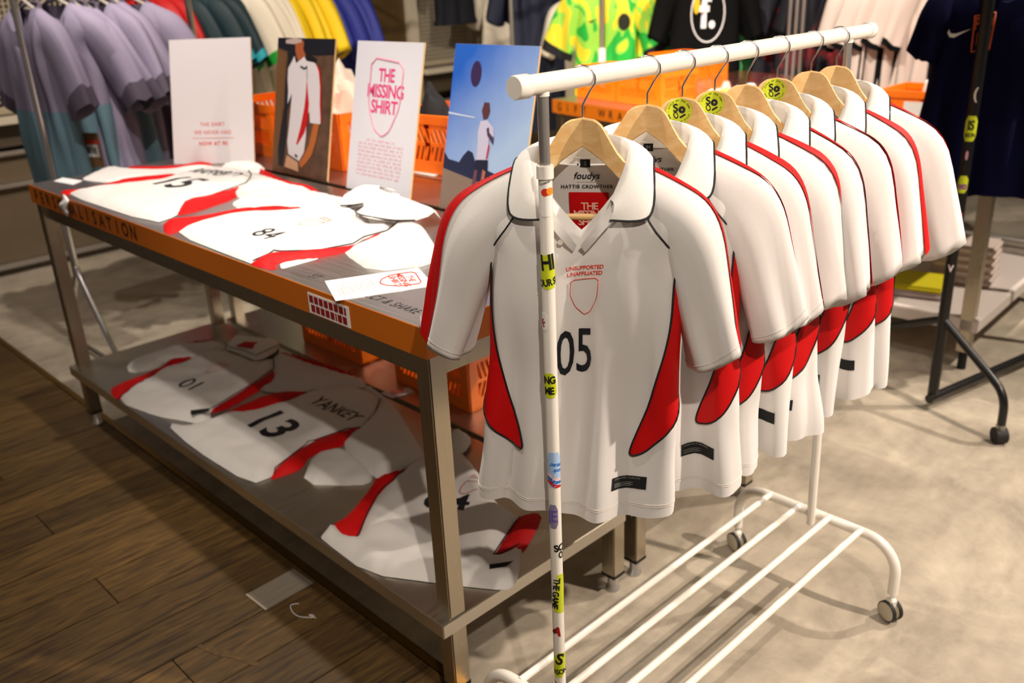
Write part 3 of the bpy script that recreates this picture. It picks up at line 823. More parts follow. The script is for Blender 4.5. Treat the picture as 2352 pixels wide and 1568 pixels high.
# ------------------------------------------------------------------ garments lying flat
TOP={
'a_body':[(-3.300,1.045),(-3.294,1.105),(-3.265,1.215),(-3.249,1.260),(-3.217,1.375),(-3.265,1.450),(-3.282,1.569),(-3.090,1.630),(-2.953,1.561),(-2.893,1.510),(-2.817,1.351),(-2.841,1.268),(-2.741,1.198),(-2.659,1.144),(-2.626,1.056)],
'a_redl':[(-3.369,1.070),(-3.308,1.112),(-3.314,1.207),(-3.356,1.281),(-3.257,1.446),(-3.217,1.375),(-3.249,1.260),(-3.265,1.215),(-3.272,1.097),(-3.292,1.044)],
'a_redr':[(-2.841,1.268),(-2.817,1.351),(-2.893,1.510),(-2.818,1.426),(-2.733,1.373),(-2.670,1.222),(-2.668,1.151),(-2.741,1.198)],
'a_sleeve':[(-2.953,1.561),(-3.090,1.630),(-3.000,1.626),(-2.753,1.589),(-2.626,1.605),(-2.612,1.546),(-2.557,1.554),(-2.617,1.468),(-2.705,1.385),(-2.795,1.411),(-2.854,1.456),(-2.893,1.510)],
'a_stripe':[(-3.111,1.672),(-3.051,1.674),(-2.785,1.608),(-2.632,1.616),(-2.539,1.582),(-2.613,1.583),(-2.735,1.578),(-2.971,1.610)],
'a_collar':[(-3.277,1.601),(-3.258,1.672),(-3.231,1.709),(-3.166,1.722),(-3.072,1.688),(-3.021,1.639),(-3.083,1.626),(-3.139,1.607)],
'c_body':[(-3.546,1.198),(-3.707,1.370),(-3.571,1.370),(-3.386,1.463),(-3.393,1.584),(-3.311,1.608),(-3.254,1.550),(-3.265,1.450),(-3.348,1.278),(-3.360,1.218),(-3.492,1.181)],
'c_stripe':[(-3.618,1.378),(-3.420,1.479),(-3.415,1.590),(-3.400,1.610),(-3.328,1.617),(-3.332,1.575),(-3.377,1.459),(-3.526,1.370)],
's84_sleevel':[(-2.672,1.336),(-2.699,1.389),(-2.588,1.548),(-2.550,1.581),(-2.399,1.578),(-2.296,1.595),(-2.296,1.515),(-2.340,1.451),(-2.448,1.367),(-2.508,1.305),(-2.555,1.304)],
's84_body':[(-2.461,1.043),(-2.511,1.122),(-2.527,1.272),(-2.420,1.368),(-2.356,1.459),(-2.296,1.515),(-2.167,1.493),(-2.056,1.421),(-2.044,1.511),(-1.975,1.419),(-1.976,1.344),(-1.944,1.286),(-1.964,1.202),(-1.985,1.176),(-2.051,1.117),(-2.020,1.042),(-2.006,1.031)],
's84_redl':[(-2.601,1.087),(-2.615,1.119),(-2.562,1.195),(-2.558,1.282),(-2.500,1.369),(-2.417,1.436),(-2.356,1.459),(-2.387,1.417),(-2.410,1.362),(-2.521,1.269),(-2.511,1.122),(-2.461,1.043),(-2.505,1.045)],
's84_redr':[(-1.975,1.419),(-1.976,1.344),(-1.944,1.286),(-1.964,1.202),(-1.985,1.176),(-2.051,1.117),(-2.020,1.042),(-1.989,1.030),(-1.918,1.054),(-1.974,1.086),(-1.943,1.138),(-1.917,1.237),(-1.914,1.289),(-1.941,1.365)],
's84_under':[(-1.971,1.084),(-1.946,1.140),(-1.920,1.174),(-1.919,1.110),(-1.918,1.067),(-1.923,1.059)],
's84_sleever':[(-2.040,1.507),(-2.009,1.536),(-1.948,1.517),(-1.748,1.399),(-1.647,1.311),(-1.724,1.183),(-1.907,1.236),(-1.919,1.265),(-1.972,1.416)],
's84_collar':[(-2.352,1.590),(-2.370,1.656),(-2.313,1.653),(-2.159,1.600),(-2.130,1.633),(-2.087,1.607),(-2.026,1.535),(-2.044,1.511),(-2.044,1.441),(-2.056,1.421),(-2.167,1.493),(-2.229,1.505),(-2.277,1.470),(-2.297,1.514)],
'flyer':[(-1.760,1.068),(-1.664,1.267),(-1.528,1.204),(-1.600,1.018)],
'note':[(-3.578,1.105),(-3.616,1.151),(-3.488,1.175),(-3.446,1.125)],
}
LOW={
'b_redl':[(-3.223,1.029),(-3.262,1.059),(-3.267,1.116),(-3.285,1.236),(-3.340,1.290),(-3.279,1.385),(-3.258,1.243),(-3.197,1.099),(-3.121,1.001)],
'b_body':[(-3.121,1.001),(-3.197,1.099),(-3.258,1.243),(-3.274,1.383),(-3.255,1.491),(-3.125,1.507),(-3.028,1.511),(-3.034,1.583),(-2.936,1.529),(-2.878,1.419),(-2.789,1.186),(-2.715,1.159),(-2.691,1.126),(-2.782,1.093),(-2.886,1.046)],
'b_redr':[(-2.936,1.529),(-2.832,1.472),(-2.816,1.398),(-2.761,1.254),(-2.775,1.198),(-2.789,1.186),(-2.878,1.419)],
'b_sleevel':[(-3.433,1.173),(-3.449,1.266),(-3.460,1.392),(-3.325,1.534),(-3.252,1.487),(-3.288,1.361),(-3.346,1.284),(-3.296,1.238),(-3.332,1.144)],
'b_stripe':[(-3.453,1.410),(-3.400,1.478),(-3.345,1.517),(-3.334,1.502),(-3.382,1.450),(-3.428,1.407)],
'b_collar':[(-3.264,1.495),(-3.352,1.598),(-3.238,1.642),(-3.184,1.692),(-3.068,1.634),(-3.028,1.511),(-3.125,1.507)],
'b_label':[(-3.205,1.504),(-3.229,1.571),(-3.170,1.602),(-3.136,1.538)],
'b_sleever':[(-3.024,1.581),(-3.050,1.632),(-2.881,1.645),(-2.668,1.676),(-2.646,1.695),(-2.618,1.648),(-2.634,1.556),(-2.726,1.455),(-2.778,1.440),(-2.821,1.394),(-2.832,1.472)],
'b_stripe2':[(-3.068,1.634),(-3.035,1.644),(-2.910,1.664),(-2.695,1.694),(-2.651,1.701),(-2.665,1.674),(-2.873,1.640),(-3.031,1.625)],
'b_tag':[(-2.794,1.125),(-2.758,1.178),(-2.739,1.163),(-2.762,1.110)],
'd_redl':[(-2.733,1.234),(-2.752,1.405),(-2.649,1.511),(-2.635,1.434),(-2.661,1.274),(-2.717,1.226)],
'd_body':[(-2.825,1.043),(-2.704,1.102),(-2.720,1.227),(-2.661,1.274),(-2.635,1.434),(-2.649,1.511),(-2.626,1.554),(-2.519,1.645),(-2.403,1.631),(-2.326,1.552),(-2.274,1.461),(-2.302,1.421),(-2.322,1.287),(-2.258,1.129),(-2.224,1.105),(-2.233,1.032),(-2.583,1.022)],
'd_redr':[(-2.274,1.461),(-2.302,1.421),(-2.322,1.287),(-2.258,1.129),(-2.218,1.101),(-2.211,1.110),(-2.204,1.194),(-2.251,1.256),(-2.227,1.343),(-2.243,1.398)],
'd_sleevel':[(-2.821,1.394),(-2.729,1.457),(-2.634,1.556),(-2.615,1.650),(-2.616,1.690),(-2.562,1.676),(-2.519,1.645),(-2.622,1.552),(-2.649,1.511),(-2.752,1.405)],
'd_sleever':[(-2.403,1.631),(-2.401,1.652),(-2.286,1.613),(-2.085,1.523),(-1.960,1.470),(-1.968,1.422),(-1.970,1.333),(-1.982,1.296),(-2.227,1.343),(-2.274,1.461),(-2.326,1.552)],
'd_cuff':[(-2.251,1.256),(-2.218,1.318),(-2.177,1.342),(-2.045,1.323),(-1.978,1.285),(-1.985,1.244),(-2.122,1.133)],
'd_collar':[(-2.595,1.663),(-2.529,1.675),(-2.399,1.653),(-2.353,1.647),(-2.403,1.631),(-2.519,1.645)],
'flyer':[(-2.452,1.664),(-2.411,1.760),(-2.360,1.747),(-2.385,1.665)],
'e_redl':[(-1.968,1.422),(-1.982,1.296),(-1.946,1.256),(-1.882,1.144),(-1.877,1.082),(-1.816,1.066),(-1.773,1.073),(-1.773,1.088),(-1.845,1.168),(-1.915,1.265),(-1.952,1.385)],
'e_body':[(-1.877,1.082),(-1.854,1.024),(-1.836,1.016),(-1.625,1.009),(-1.468,1.103),(-1.414,1.136),(-1.327,1.193),(-1.324,1.220),(-1.356,1.272),(-1.433,1.347),(-1.437,1.285),(-1.445,1.263),(-1.510,1.403),(-1.520,1.435),(-1.621,1.438),(-1.745,1.505),(-1.882,1.560),(-1.972,1.583),(-1.971,1.450),(-1.952,1.385),(-1.915,1.265),(-1.845,1.168),(-1.773,1.088),(-1.773,1.073),(-1.816,1.066)],
'e_redr':[(-1.520,1.435),(-1.510,1.403),(-1.445,1.263),(-1.437,1.285),(-1.438,1.353),(-1.407,1.328),(-1.473,1.461),(-1.504,1.475)],
'e_collar':[(-1.990,1.583),(-2.022,1.632),(-2.009,1.643),(-1.929,1.636),(-1.884,1.558),(-1.908,1.538)],
'e_tag':[(-1.401,1.212),(-1.367,1.262),(-1.365,1.233),(-1.387,1.199)],
}

def piece(name, pts, z0, h, M, parent, seed=0, amp=.004, step=.022, fall=.010, smooth=1, tilt=None):
    h *= .72; amp *= .8
    if name in ('side_panel', 'sleeve') and z0 < TZ + .0012:
        cx = sum(q[0] for q in pts) / len(pts); cy = sum(q[1] for q in pts) / len(pts); e_ = .013 if name == 'side_panel' else .006
        pts = [(x + (x - cx) / (math.hypot(x - cx, y - cy) + 1e-6) * e_, y + (y - cy) / (math.hypot(x - cx, y - cy) + 1e-6) * e_) for x, y in pts]
        pts = [(x, max(y, 1.006 if z0 < .5 else 1.028)) for x, y in pts]
    p = chaikin(pts, smooth) if smooth else pts
    V, F = tess(p, step); out = []
    for x, y in V:
        d = dist(x, y, p); k = 1 - exp(-d / fall)
        n = noise.noise(Vector((x * 9 + seed * 5.3, y * 9, seed))) + .5 * noise.noise(Vector((x * 22 + 3 * y, y * 15, seed + 4.)))
        r = abs(noise.noise(Vector(((x + y) * 5 + seed, (x - y) * 9, seed * 2.1))))
        z = z0 + (0 if d < 1e-4 else h * k + amp * min(1, d / .03) * (n + 1.0 - 1.3 * r))
        out.append(Vector((x, y, z)))
    F2 = []
    for f in F:
        a, b, c = (V[i] for i in f[:3])
        F2.append(f if (b[0] - a[0]) * (c[1] - a[1]) - (b[1] - a[1]) * (c[0] - a[0]) > 0 else f[::-1])
    mb = MB(); mb.add(out, F2, True)
    o = mb.build(name, M, parent)
    h, amp = h, amp
    return o, bvh_h(o, z0 + .002)
def bvh_h(o, z0):
    me = o.data; T_ = BVHTree.FromPolygons([v.co.copy() for v in me.vertices], [tuple(p.vertices) for p in me.polygons])
    def f(x, y):
        h = T_.ray_cast(Vector((x, y, 3)), Vector((0, 0, -1)))
        return h[0].z if h[0] is not None else z0
    return f
def localise(root):
    inv = Matrix.Translation(-root.location)
    seen = set()
    def rec(o):
        for c in o.children:
            if c.type == 'MESH' and c.data.name not in seen: c.data.transform(inv); seen.add(c.data.name)
            rec(c)
    rec(root)
def flat_text(s, O, B, U, hz, M, parent, name='print', bold=.01, off=.0012, font_h=.72):
    """O: baseline start, B: whole baseline vector, U: cap height vector (world xy)"""
    V, F_ = text2d(s, 1, bold, 0, 1, 1, 'LEFT')
    w = max(v[0] for v in V) - min(v[0] for v in V); x0 = min(v[0] for v in V); y0 = min(v[1] for v in V); h = max(v[1] for v in V) - y0
    def f(x, y):
        a = (x - x0) / w; b = (y - y0) / h
        X = O[0] + a * B[0] + b * U[0]; Y = O[1] + a * B[1] + b * U[1]
        return Vector((X, Y, hz(X, Y) + off))
    return map2d(f, V, F_, name, M, parent, .10 if len(s) < 4 else .16)
def crest_flat(C, U, hz, parent, s=.055):
    U = Vector(U).normalized(); R_ = Vector((U.y, -U.x))
    pts = [(-.5, .45), (.5, .55), (.45, -.1), (.15, -.55), (-.05, -.62), (-.38, -.35), (-.5, .0)]
    q = [(C[0] + s * (a * R_.x + b * U.x), C[1] + s * (a * R_.y + b * U.y)) for a, b in pts]
    line_on(lambda x, y: Vector((x, y, hz(x, y) + .0018)), q, .0007, 'crest_print', M_REDINK, parent, True, .01, 4)
    for k in (.72, .92):
        O = (C[0] + s * (-.5 * R_.x + k * U.x), C[1] + s * (-.5 * R_.y + k * U.y))
        flat_text('UNAFFILIATED' if k < .8 else 'UNSUPPORTED', O, (s * R_.x, s * R_.y), (U.x * .008, U.y * .008), hz, M_REDINK, parent, 'crest_lettering')
def outline(pts, hz, parent, name='piping', r=.0016, closed=False, lift=.001):
    return line_on(lambda x, y: Vector((x, y, max(hz(x, y), (TZ if hz(x, y) > .5 else .2606) + .0065) + lift - .001)), pts, r, name, M_BLACK, parent, closed, .015, 5)
def collar3d(pts_low, pts_top, dz, z0, M, parent, name='collar'):
    rows = []
    n = 14
    for k in (0, .35, .7, 1.0):
        rr = []
        for i in range(n + 1):
            a = lerp_list(pts_low, i / n); b = lerp_list(pts_top, i / n)
            rr.append(Vector((a[0] + (b[0] - a[0]) * k, a[1] + (b[1] - a[1]) * k, z0 + dz * sin(k * pi * .5) * (1 if len(a) < 3 else 1))))
        rows.append(rr)
    return MB().grid(rows).build(name, M, parent)

# --- white back shirt, far left on the tabletop
z = TZ + .0006
R = thing('folded_shirt', 'white shirt with red edge lying behind the RAFFERTY shirt at the table\'s far left corner', 'shirt', (-3.45, 1.40, z))
o, hz = piece('body', TOP['c_body'], z, .010, M_WHITE, R, 1, .004)
piece('shoulder_stripe', TOP['c_stripe'], z, .016, M_RED, R, 2, .002, .02, .006)
localise(R)
# --- shirt 15
R = thing('folded_shirt', 'white shirt lettered RAFFERTY over 15, lying back up on the tabletop', 'shirt', (-3.0, 1.3, z))
piece('side_panel', TOP['a_redl'], z, .014, M_RED, R, 3, .003, .022, .008)
piece('side_panel', TOP['a_redr'], z, .011, M_RED, R, 4, .008, .018, .012)
o, hz = piece('body', TOP['a_body'], z + .001, .017, M_WHITE, R, 5, .005)
piece('sleeve', TOP['a_sleeve'], z, .014, M_WHITE, R, 6, .006)
piece('shoulder_stripe', TOP['a_stripe'], z, .018, M_RED, R, 7, .003, .018, .006)
piece('collar', TOP['a_collar'], z, .026, M_WHITE2, R, 8, .004, .02, .012)
flat_text('15', (-3.12, 1.275), (.150, .010), (-.012, .140), hz, M_NAVYINK, R, 'back_number', .02)
flat_text('RAFFERTY', (-3.205, 1.452), (.235, .062), (-.014, .06), hz, M_NAVYINK, R, 'name_print', .01)
outline([(-3.282, 1.565), (-3.262, 1.45), (-3.217, 1.375)], hz, R)
outline([(-3.09, 1.628), (-3.02, 1.60), (-2.96, 1.56), (-2.895, 1.508), (-2.83, 1.36)], hz, R)
localise(R)
# --- shirt 84
R = thing('folded_shirt', 'white polo shirt numbered 84 lying open at the front of the tabletop', 'shirt', (-2.2, 1.25, z))
piece('sleeve', TOP['s84_sleevel'], z, .016, M_WHITE, R, 9, .006)
piece('side_panel', TOP['s84_redl'], z, .015, M_RED, R, 10, .004, .02, .008)
piece('back_hem', TOP['s84_under'], z, .006, M_WHITE, R, 11, .002, .015, .006)
piece('side_panel', TOP['s84_redr'], z, .013, M_RED, R, 12, .009, .018, .010)
o, hz = piece('body', TOP['s84_body'], z + .001, .018, M_WHITE, R, 13, .005)
piece('sleeve', TOP['s84_sleever'], z, .022, M_WHITE, R, 14, .008)
flat_text('84', (-2.232, 1.150), (.098, -.006), (-.004, .068), hz, M_NAVYINK, R, 'chest_number', .0)
crest_flat((-2.19, 1.315), (.02, 1), hz, R, .058)
outline([(-2.510, 1.120), (-2.525, 1.272), (-2.420, 1.368), (-2.356, 1.457)], hz, R, r=.0011)
outline([(-2.020, 1.040), (-2.051, 1.117), (-1.985, 1.176), (-1.964, 1.202), (-1.944, 1.286), (-1.976, 1.344), (-1.975, 1.419), (-2.03, 1.50)], hz, R, r=.002, lift=.0025)
outline([(-2.356, 1.458), (-2.33, 1.485), (-2.30, 1.512), (-2.30, 1.545)], hz, R)
# raised collar with two wings
def wing(P, name='collar_wing', pipe=None):
    mb = MB()
    n = 10
    mb.grid([[Vector(lerp_list(A_, i / n)) for i in range(n + 1)] for A_ in P])
    w = mb.build(name, M_WHITE2, R)
    if pipe: MB().tube([Vector(lerp_list(pipe, i / 24)) for i in range(25)], .0022, 6).build('collar_piping', M_BLACK, w)
zt = z + .02
wing([[(-2.275, 1.475, zt), (-2.25, 1.50, zt), (-2.215, 1.515, zt + .006)], [(-2.30, 1.50, zt + .012), (-2.27, 1.53, zt + .018), (-2.20, 1.55, zt + .02)],
      [(-2.315, 1.52, zt + .02), (-2.28, 1.56, zt + .045), (-2.20, 1.57, zt + .052)], [(-2.30, 1.58, zt + .005), (-2.24, 1.62, zt + .030), (-2.16, 1.60, zt + .035)]],
     pipe=[(-2.275, 1.475, zt + .002), (-2.25, 1.50, zt + .002), (-2.215, 1.515, zt + .008)])
wing([[(-2.175, 1.475, zt + .004), (-2.135, 1.438, zt + .006), (-2.06, 1.425, zt + .006), (-1.985, 1.455, zt + .004), (-1.955, 1.50, zt)],
      [(-2.165, 1.50, zt + .022), (-2.12, 1.485, zt + .026), (-2.05, 1.475, zt + .026), (-1.98, 1.50, zt + .022), (-1.935, 1.53, zt + .008)],
      [(-2.165, 1.53, zt + .046), (-2.11, 1.53, zt + .040), (-2.05, 1.54, zt + .036), (-1.99, 1.55, zt + .030), (-1.94, 1.56, zt + .015)],
      [(-2.18, 1.58, zt + .030), (-2.11, 1.59, zt + .025), (-2.04, 1.59, zt + .018), (-1.98, 1.59, zt + .010), (-1.94, 1.58, zt - .01)]],
     pipe=[(-2.175, 1.50, zt + .012), (-2.178, 1.470, zt + .006), (-2.150, 1.442, zt + .007), (-2.10, 1.430, zt + .008), (-2.03, 1.438, zt + .008), (-1.985, 1.455, zt + .006), (-1.945, 1.495, zt + .004)])
wing([[(-2.215, 1.515, zt + .004), (-2.19, 1.50, zt + .012), (-2.17, 1.48, zt + .004)], [(-2.21, 1.56, zt + .050), (-2.19, 1.555, zt + .040), (-2.165, 1.53, zt + .048)], [(-2.19, 1.62, zt + .02), (-2.175, 1.62, zt + .02), (-2.15, 1.60, zt + .02)]], 'collar_stand')
localise(R)
# --- papers on the tabletop
def paper(name, label, cat, pts, z0, M, h=.0012, group=None):
    cx = sum(p[0] for p in pts) / 4; cy = sum(p[1] for p in pts) / 4
    T = thing(name, label, cat, (cx, cy, z0), group=group)
    if sum((pts[i][0] * pts[(i + 1) % 4][1] - pts[(i + 1) % 4][0] * pts[i][1]) for i in range(4)) < 0: pts = pts[::-1]
    MB().prism([(x - cx, y - cy) for x, y in pts], 0, h).build('sheet', M, T)
    return T
FL = thing('flyer', 'white flyer with red shield print lying near the front corner of the tabletop', 'flyer', (-1.638, 1.140, TZ + .0002), math.atan2(.205, .097) - 0)
# flyer frame: local x runs along its short side, local y along its long side towards the shield
fw, fh = .115, .215
ux = Vector((-1.528 + 1.664, 1.204 - 1.267)); FL.rotation_euler = (0, 0, math.atan2(ux.y, ux.x)); fw = ux.length
uy = Vector((-1.664 + 1.760, 1.267 - 1.068)); fh = uy.length
MB().box(-fw / 2, -fh / 2, .0, fw / 2, fh / 2, .0012).build('sheet', M_PAPER, FL)
def poster_shield(fn, cx, cy, w, h, M1, M2, parent, small=True):
    pts = [(-.5, .5), (.5, .44), (.48, -.1), (.22, -.42), (0, -.5), (-.28, -.40), (-.5, -.1)]
    line_on(fn, chaikin([(cx + a * w, cy + b * h) for a, b in pts], 1, .15), w * .018, 'shield_outline', M1, parent, True, w * .12, 4)
    for s_, dy, ww in (('THE', .27, .50), ('MISSING', .07, 1.12), ('SHIRT', -.13, .82)):
        V, F_ = text2d(s_, .235 * h, .022, 0, .92); x0 = min(v[0] for v in V); x1 = max(v[0] for v in V); q = ww * w / (x1 - x0); xm = (x0 + x1) / 2
        map2d(lambda x, y: fn(cx + (x - xm) * q, cy + dy * h + y), V, F_, 'shield_lettering', M2, parent)
poster_shield(lambda x, y: Vector((x, y, .0016)), 0, fh * .22, fw * .62, fh * .42, M_PINK2, M_PINK2, FL)
def para(fn, x0, x1, y0, y1, n, M, parent, seed=3):
    """lines of tiny print, too small to read"""
    rnd = random.Random(seed); mb = MB(); lh = (y1 - y0) / n
    for i in range(n):
        x = x0 + (0 if i < n - 1 else (x1 - x0) * .18); xe = x1 if i < n - 1 else x1 - (x1 - x0) * .18
        while x < xe - .001:
            w = rnd.uniform(.06, .16) * (x1 - x0); w = min(w, xe - x)
            t = x
            cw = lh * .42
            while t < x + w - cw * .5:
                hh = rnd.choice((.5, .5, .4)) * lh; a = y0 + lh * i + lh * .2
                q = rnd.random()
                if q < .45: mb.add([fn(t, a), fn(t + cw * .3, a), fn(t + cw * .3, a + hh), fn(t, a + hh)], [(0, 1, 2, 3)])
                if q > .25: mb.add([fn(t, a), fn(t + cw * .75, a), fn(t + cw * .75, a + hh * .25), fn(t, a + hh * .25)], [(0, 1, 2, 3)])
                if q > .5: mb.add([fn(t, a + hh * .75), fn(t + cw * .75, a + hh * .75), fn(t + cw * .75, a + hh), fn(t, a + hh)], [(0, 1, 2, 3)])
                t += cw
            x += w + lh * .5
    return mb.build('small_print', M, parent)
para(lambda x, y: Vector((x, y, .0016)), -fw * .36, fw * .36, -fh * .43, -fh * .04, 12, mat('light_red_print', 'e8877c', .6), FL)
paper('note_card', 'small blank white card at the far left corner of the tabletop', 'card', TOP['note'], TZ + .0002, M_CARD)
t = thing('crumpled_tissue', 'small crumpled white tissue over the O of the orange edge lettering', 'tissue', (-3.225, 1.035, TZ))
mb = MB(); rows = []
for i in range(9):
    rr = []
    for j in range(12):
        a = 2 * pi * j / 12; r_ = (.004 + .020 * sin(pi * i / 8)) * (1 + .5 * noise.noise(Vector((i * .7, cos(a) * 2, sin(a) * 2))))
        zz = .016 - .009 * i
        rr.append(Vector((r_ * cos(a) + .008 * sin(i), -.018 - .006 * (i > 2) + r_ * .45 * sin(a) , zz)))
    rows.append(rr)
mb.grid(rows, True).build('tissue_sheet', M_CARD, t)

# --- lower shelf
z = .2606
R = thing('folded_shirt', 'white polo shirt numbered 01 at the left end of the lower shelf', 'shirt', (-3.05, 1.3, z))
piece('sleeve', LOW['b_sleevel'], z, .020, M_WHITE, R, 20, .010)
piece('sleeve_stripe', LOW['b_stripe'], z, .030, M_RED, R, 21, .002, .015, .006)
piece('sleeve', LOW['b_sleever'], z, .016, M_WHITE, R, 22, .008)
piece('sleeve_stripe', LOW['b_stripe2'], z, .020, M_RED, R, 23, .002, .015, .006)
piece('side_panel', LOW['b_redl'], z, .016, M_RED, R, 24, .008, .02, .012)
piece('side_panel', LOW['b_redr'], z, .014, M_RED, R, 25, .006, .02, .012)
o, hz = piece('body', LOW['b_body'], z + .001, .021, M_WHITE, R, 26, .012)
piece('collar', LOW['b_collar'], z + .010, .022, M_WHITE2, R, 27, .006, .018, .012)
o2, hz2 = piece('neck_patch', [(-3.20, 1.515), (-3.215, 1.565), (-3.165, 1.595), (-3.12, 1.545)], z + .030, .003, M_RED, R, 28, .001, .015, .004, 0)
piece('hem_tag', LOW['b_tag'], z + .026, .002, M_TAG, R, 29, .001, .012, .003, 0)
flat_text('01', (-3.040, 1.188), (.078, .014), (-.014, .068), hz, M_NAVYINK, R, 'chest_number', .0)
crest_flat((-3.055, 1.345), (-.18, 1), hz, R, .055)
outline([(-3.125, 1.005), (-3.197, 1.099), (-3.258, 1.243), (-3.272, 1.383), (-3.256, 1.488)], hz, R)
outline([(-2.789, 1.188), (-2.876, 1.415), (-2.934, 1.527), (-3.032, 1.580)], hz, R)
outline([(-3.258, 1.495), (-3.19, 1.487), (-3.125, 1.505), (-3.035, 1.512), (-3.060, 1.625)], lambda x, y: z + .036, R, 'collar_piping')
localise(R)
R = thing('folded_shirt', 'white shirt lettered YANKEY over 13 in the middle of the lower shelf', 'shirt', (-2.4, 1.3, z))
piece('side_panel', LOW['d_redl'], z, .014, M_RED, R, 30, .004, .02, .012)
piece('side_panel', LOW['d_redr'], z, .014, M_RED, R, 31, .006, .02, .012)
piece('sleeve', LOW['d_sleevel'], z + .004, .020, M_WHITE, R, 32, .006)
piece('cuff_fold', LOW['d_cuff'], z, .022, M_WHITE, R, 33, .012, .018)
piece('sleeve', LOW['d_sleever'], z + .002, .030, M_WHITE, R, 34, .008)
o, hz = piece('body', LOW['d_body'], z + .001, .021, M_WHITE, R, 35, .010)
piece('collar', LOW['d_collar'], z, .030, M_WHITE2, R, 36, .003, .018, .01)
flat_text('13', (-2.548, 1.198), (.150, -.004), (-.012, .135), hz, M_NAVYINK, R, 'back_number', .02)
flat_text('YANKEY', (-2.540, 1.430), (.232, .012), (-.006, .060), hz, M_NAVYINK, R, 'name_print', .01)
outline([(-2.661, 1.276), (-2.637, 1.434), (-2.649, 1.508), (-2.624, 1.552), (-2.520, 1.642)], hz, R)
outline([(-2.228, 1.108), (-2.258, 1.129), (-2.322, 1.287), (-2.304, 1.421), (-2.277, 1.461), (-2.328, 1.552), (-2.403, 1.629)], hz, R, r=.0018)
localise(R)
R = thing('folded_shirt', 'white shirt with red side panels spread at the right end of the lower shelf', 'shirt', (-1.65, 1.28, z))
piece('side_panel', LOW['e_redl'], z, .014, M_RED, R, 40, .008, .02, .012)
piece('side_panel', LOW['e_redr'], z, .014, M_RED, R, 41, .006, .02, .012)
o, hz = piece('body', LOW['e_body'], z + .001, .026, M_WHITE, R, 42, .016, .024)
piece('collar', LOW['e_collar'], z + .012, .040, M_WHITE2, R, 43, .006, .018, .012)
piece('hem_tag', LOW['e_tag'], z + .030, .002, M_TAG, R, 44, .001, .012, .003, 0)
flat_text('04', (-1.725, 1.262), (.105, .072), (-.040, .060), hz, M_NAVYINK, R, 'chest_number', .02)
crest_flat((-1.70, 1.42), (-.3, 1), hz, R, .06)
outline([(-1.773, 1.074), (-1.775, 1.088), (-1.845, 1.168), (-1.915, 1.265), (-1.952, 1.385), (-1.971, 1.45)], hz, R, r=.0018)
outline([(-1.520, 1.433), (-1.510, 1.403), (-1.447, 1.265), (-1.437, 1.287), (-1.434, 1.345)], hz, R, r=.0018)
localise(R)
F2 = paper('flyer', 'small white and red flyer at the back of the lower shelf beside the 13 shirt', 'flyer', LOW['flyer'], .2608, M_PAPER)
MB().prism([(-.038, -.012), (-.005, -.028), (.012, .012), (-.018, .030)], .0014, .0018).build('red_print', mat('soft_red_print', 'd87a70', .6), F2)

# ------------------------------------------------------------------ standing boards in the joint between the tables
def board(label, BL, BR, TL, w, h, front):
    bl, br, tl = Vector(BL), Vector(BR), Vector(TL)
    ex = (br - bl).normalized(); ez = (tl - bl); ez = (ez - ex * ez.dot(ex)).normalized(); ey = ez.cross(ex)
    T = thing('display_board', label, 'sign', bl + ex * w / 2)
    m_ = Matrix((ex, ey, ez)).transposed().to_4x4(); m_.translation = bl + ex * w / 2
    T.rotation_euler = m_.to_euler()
    MB().box(-w / 2, -.002, 0, w / 2, .004, h).build('backing', M_EDGE, T)
    MB().box(-w / 2 + .0004, -.0028, .0004, w / 2 - .0004, -.0019, h - .0004).build('print_sheet', front, T)
    return T, (lambda x, y: Vector((x, -.0034, y)))
W3, H3 = .335, .468
Tb, fn = board('white board with red lines of text, leftmost of the four standing boards', (-3.49, 1.53, .976), (-3.215, 1.73, .976), (-3.575, 1.62, 1.43), W3, H3, mat('board_white', 'dcd5d8', .6))
for s_, y, k, sx in (('THE SHIRT', .148, .021, .95), ('WE NEVER HAD', .118, .021, .95), ('NOW AT 90', .076, .021, .95)):
    V, F_ = text2d(s_, k, .02 if y < .1 else 0, 0, 1.1, sx); map2d(lambda x, yy: fn(x, yy + y), V, F_, 'board_lettering', M_PINK2, Tb)
MB().box(-.085, -.0036, .0965, .085, -.0030, .0977).build('board_rule', M_PINK2, Tb)
Tb, fn = board('white board with pink THE MISSING SHIRT shield, third of the four standing boards', (-2.545, 1.684, .976), (-2.208, 1.684, .976), (-2.545, 1.79, 1.43), W3, H3, mat('board_white2', 'dad9e2', .6))
poster_shield(fn, 0, .300, .165, .240, mat('pale_pink_line', 'e7a0b4', .6), M_PINK, Tb)
for dy in (.223, .210): para(fn, -.014, .014, dy, dy + .006, 1, MATS['pale_pink_line'], Tb, 5)
para(fn, -.118, .112, .050, .172, 10, mat('pink_small_print', 'e58a9c', .6), Tb, 8)
def px(x, y, x0, y0, wx, hy):  # photo-print coordinates, 0..1 from the top left
    return ((x - .5) * W3, (1 - y) * H3)
def layers(Tb, L, base='print_area'):
    for i, (hx, pts, nm) in enumerate(L):
        q = [((a - .5) * W3, (1 - b) * H3) for a, b in pts]
        V, F_ = tess(q, .2)
        mb = MB(); mb.add([Vector((x, -.0034 - .00018 * i, y)) for x, y in V], [f for f in F_]); mb.build(nm, mat('poster_' + hx, hx, .5), Tb)
Tb, fn = board('photo board of a person in a red and white shirt, second standing board', (-3.025, 1.690, .976), (-2.69, 1.705, .976), (-3.045, 1.79, 1.43), W3, H3, mat('poster_field', '594030', .5, var=.35, vscale=20))
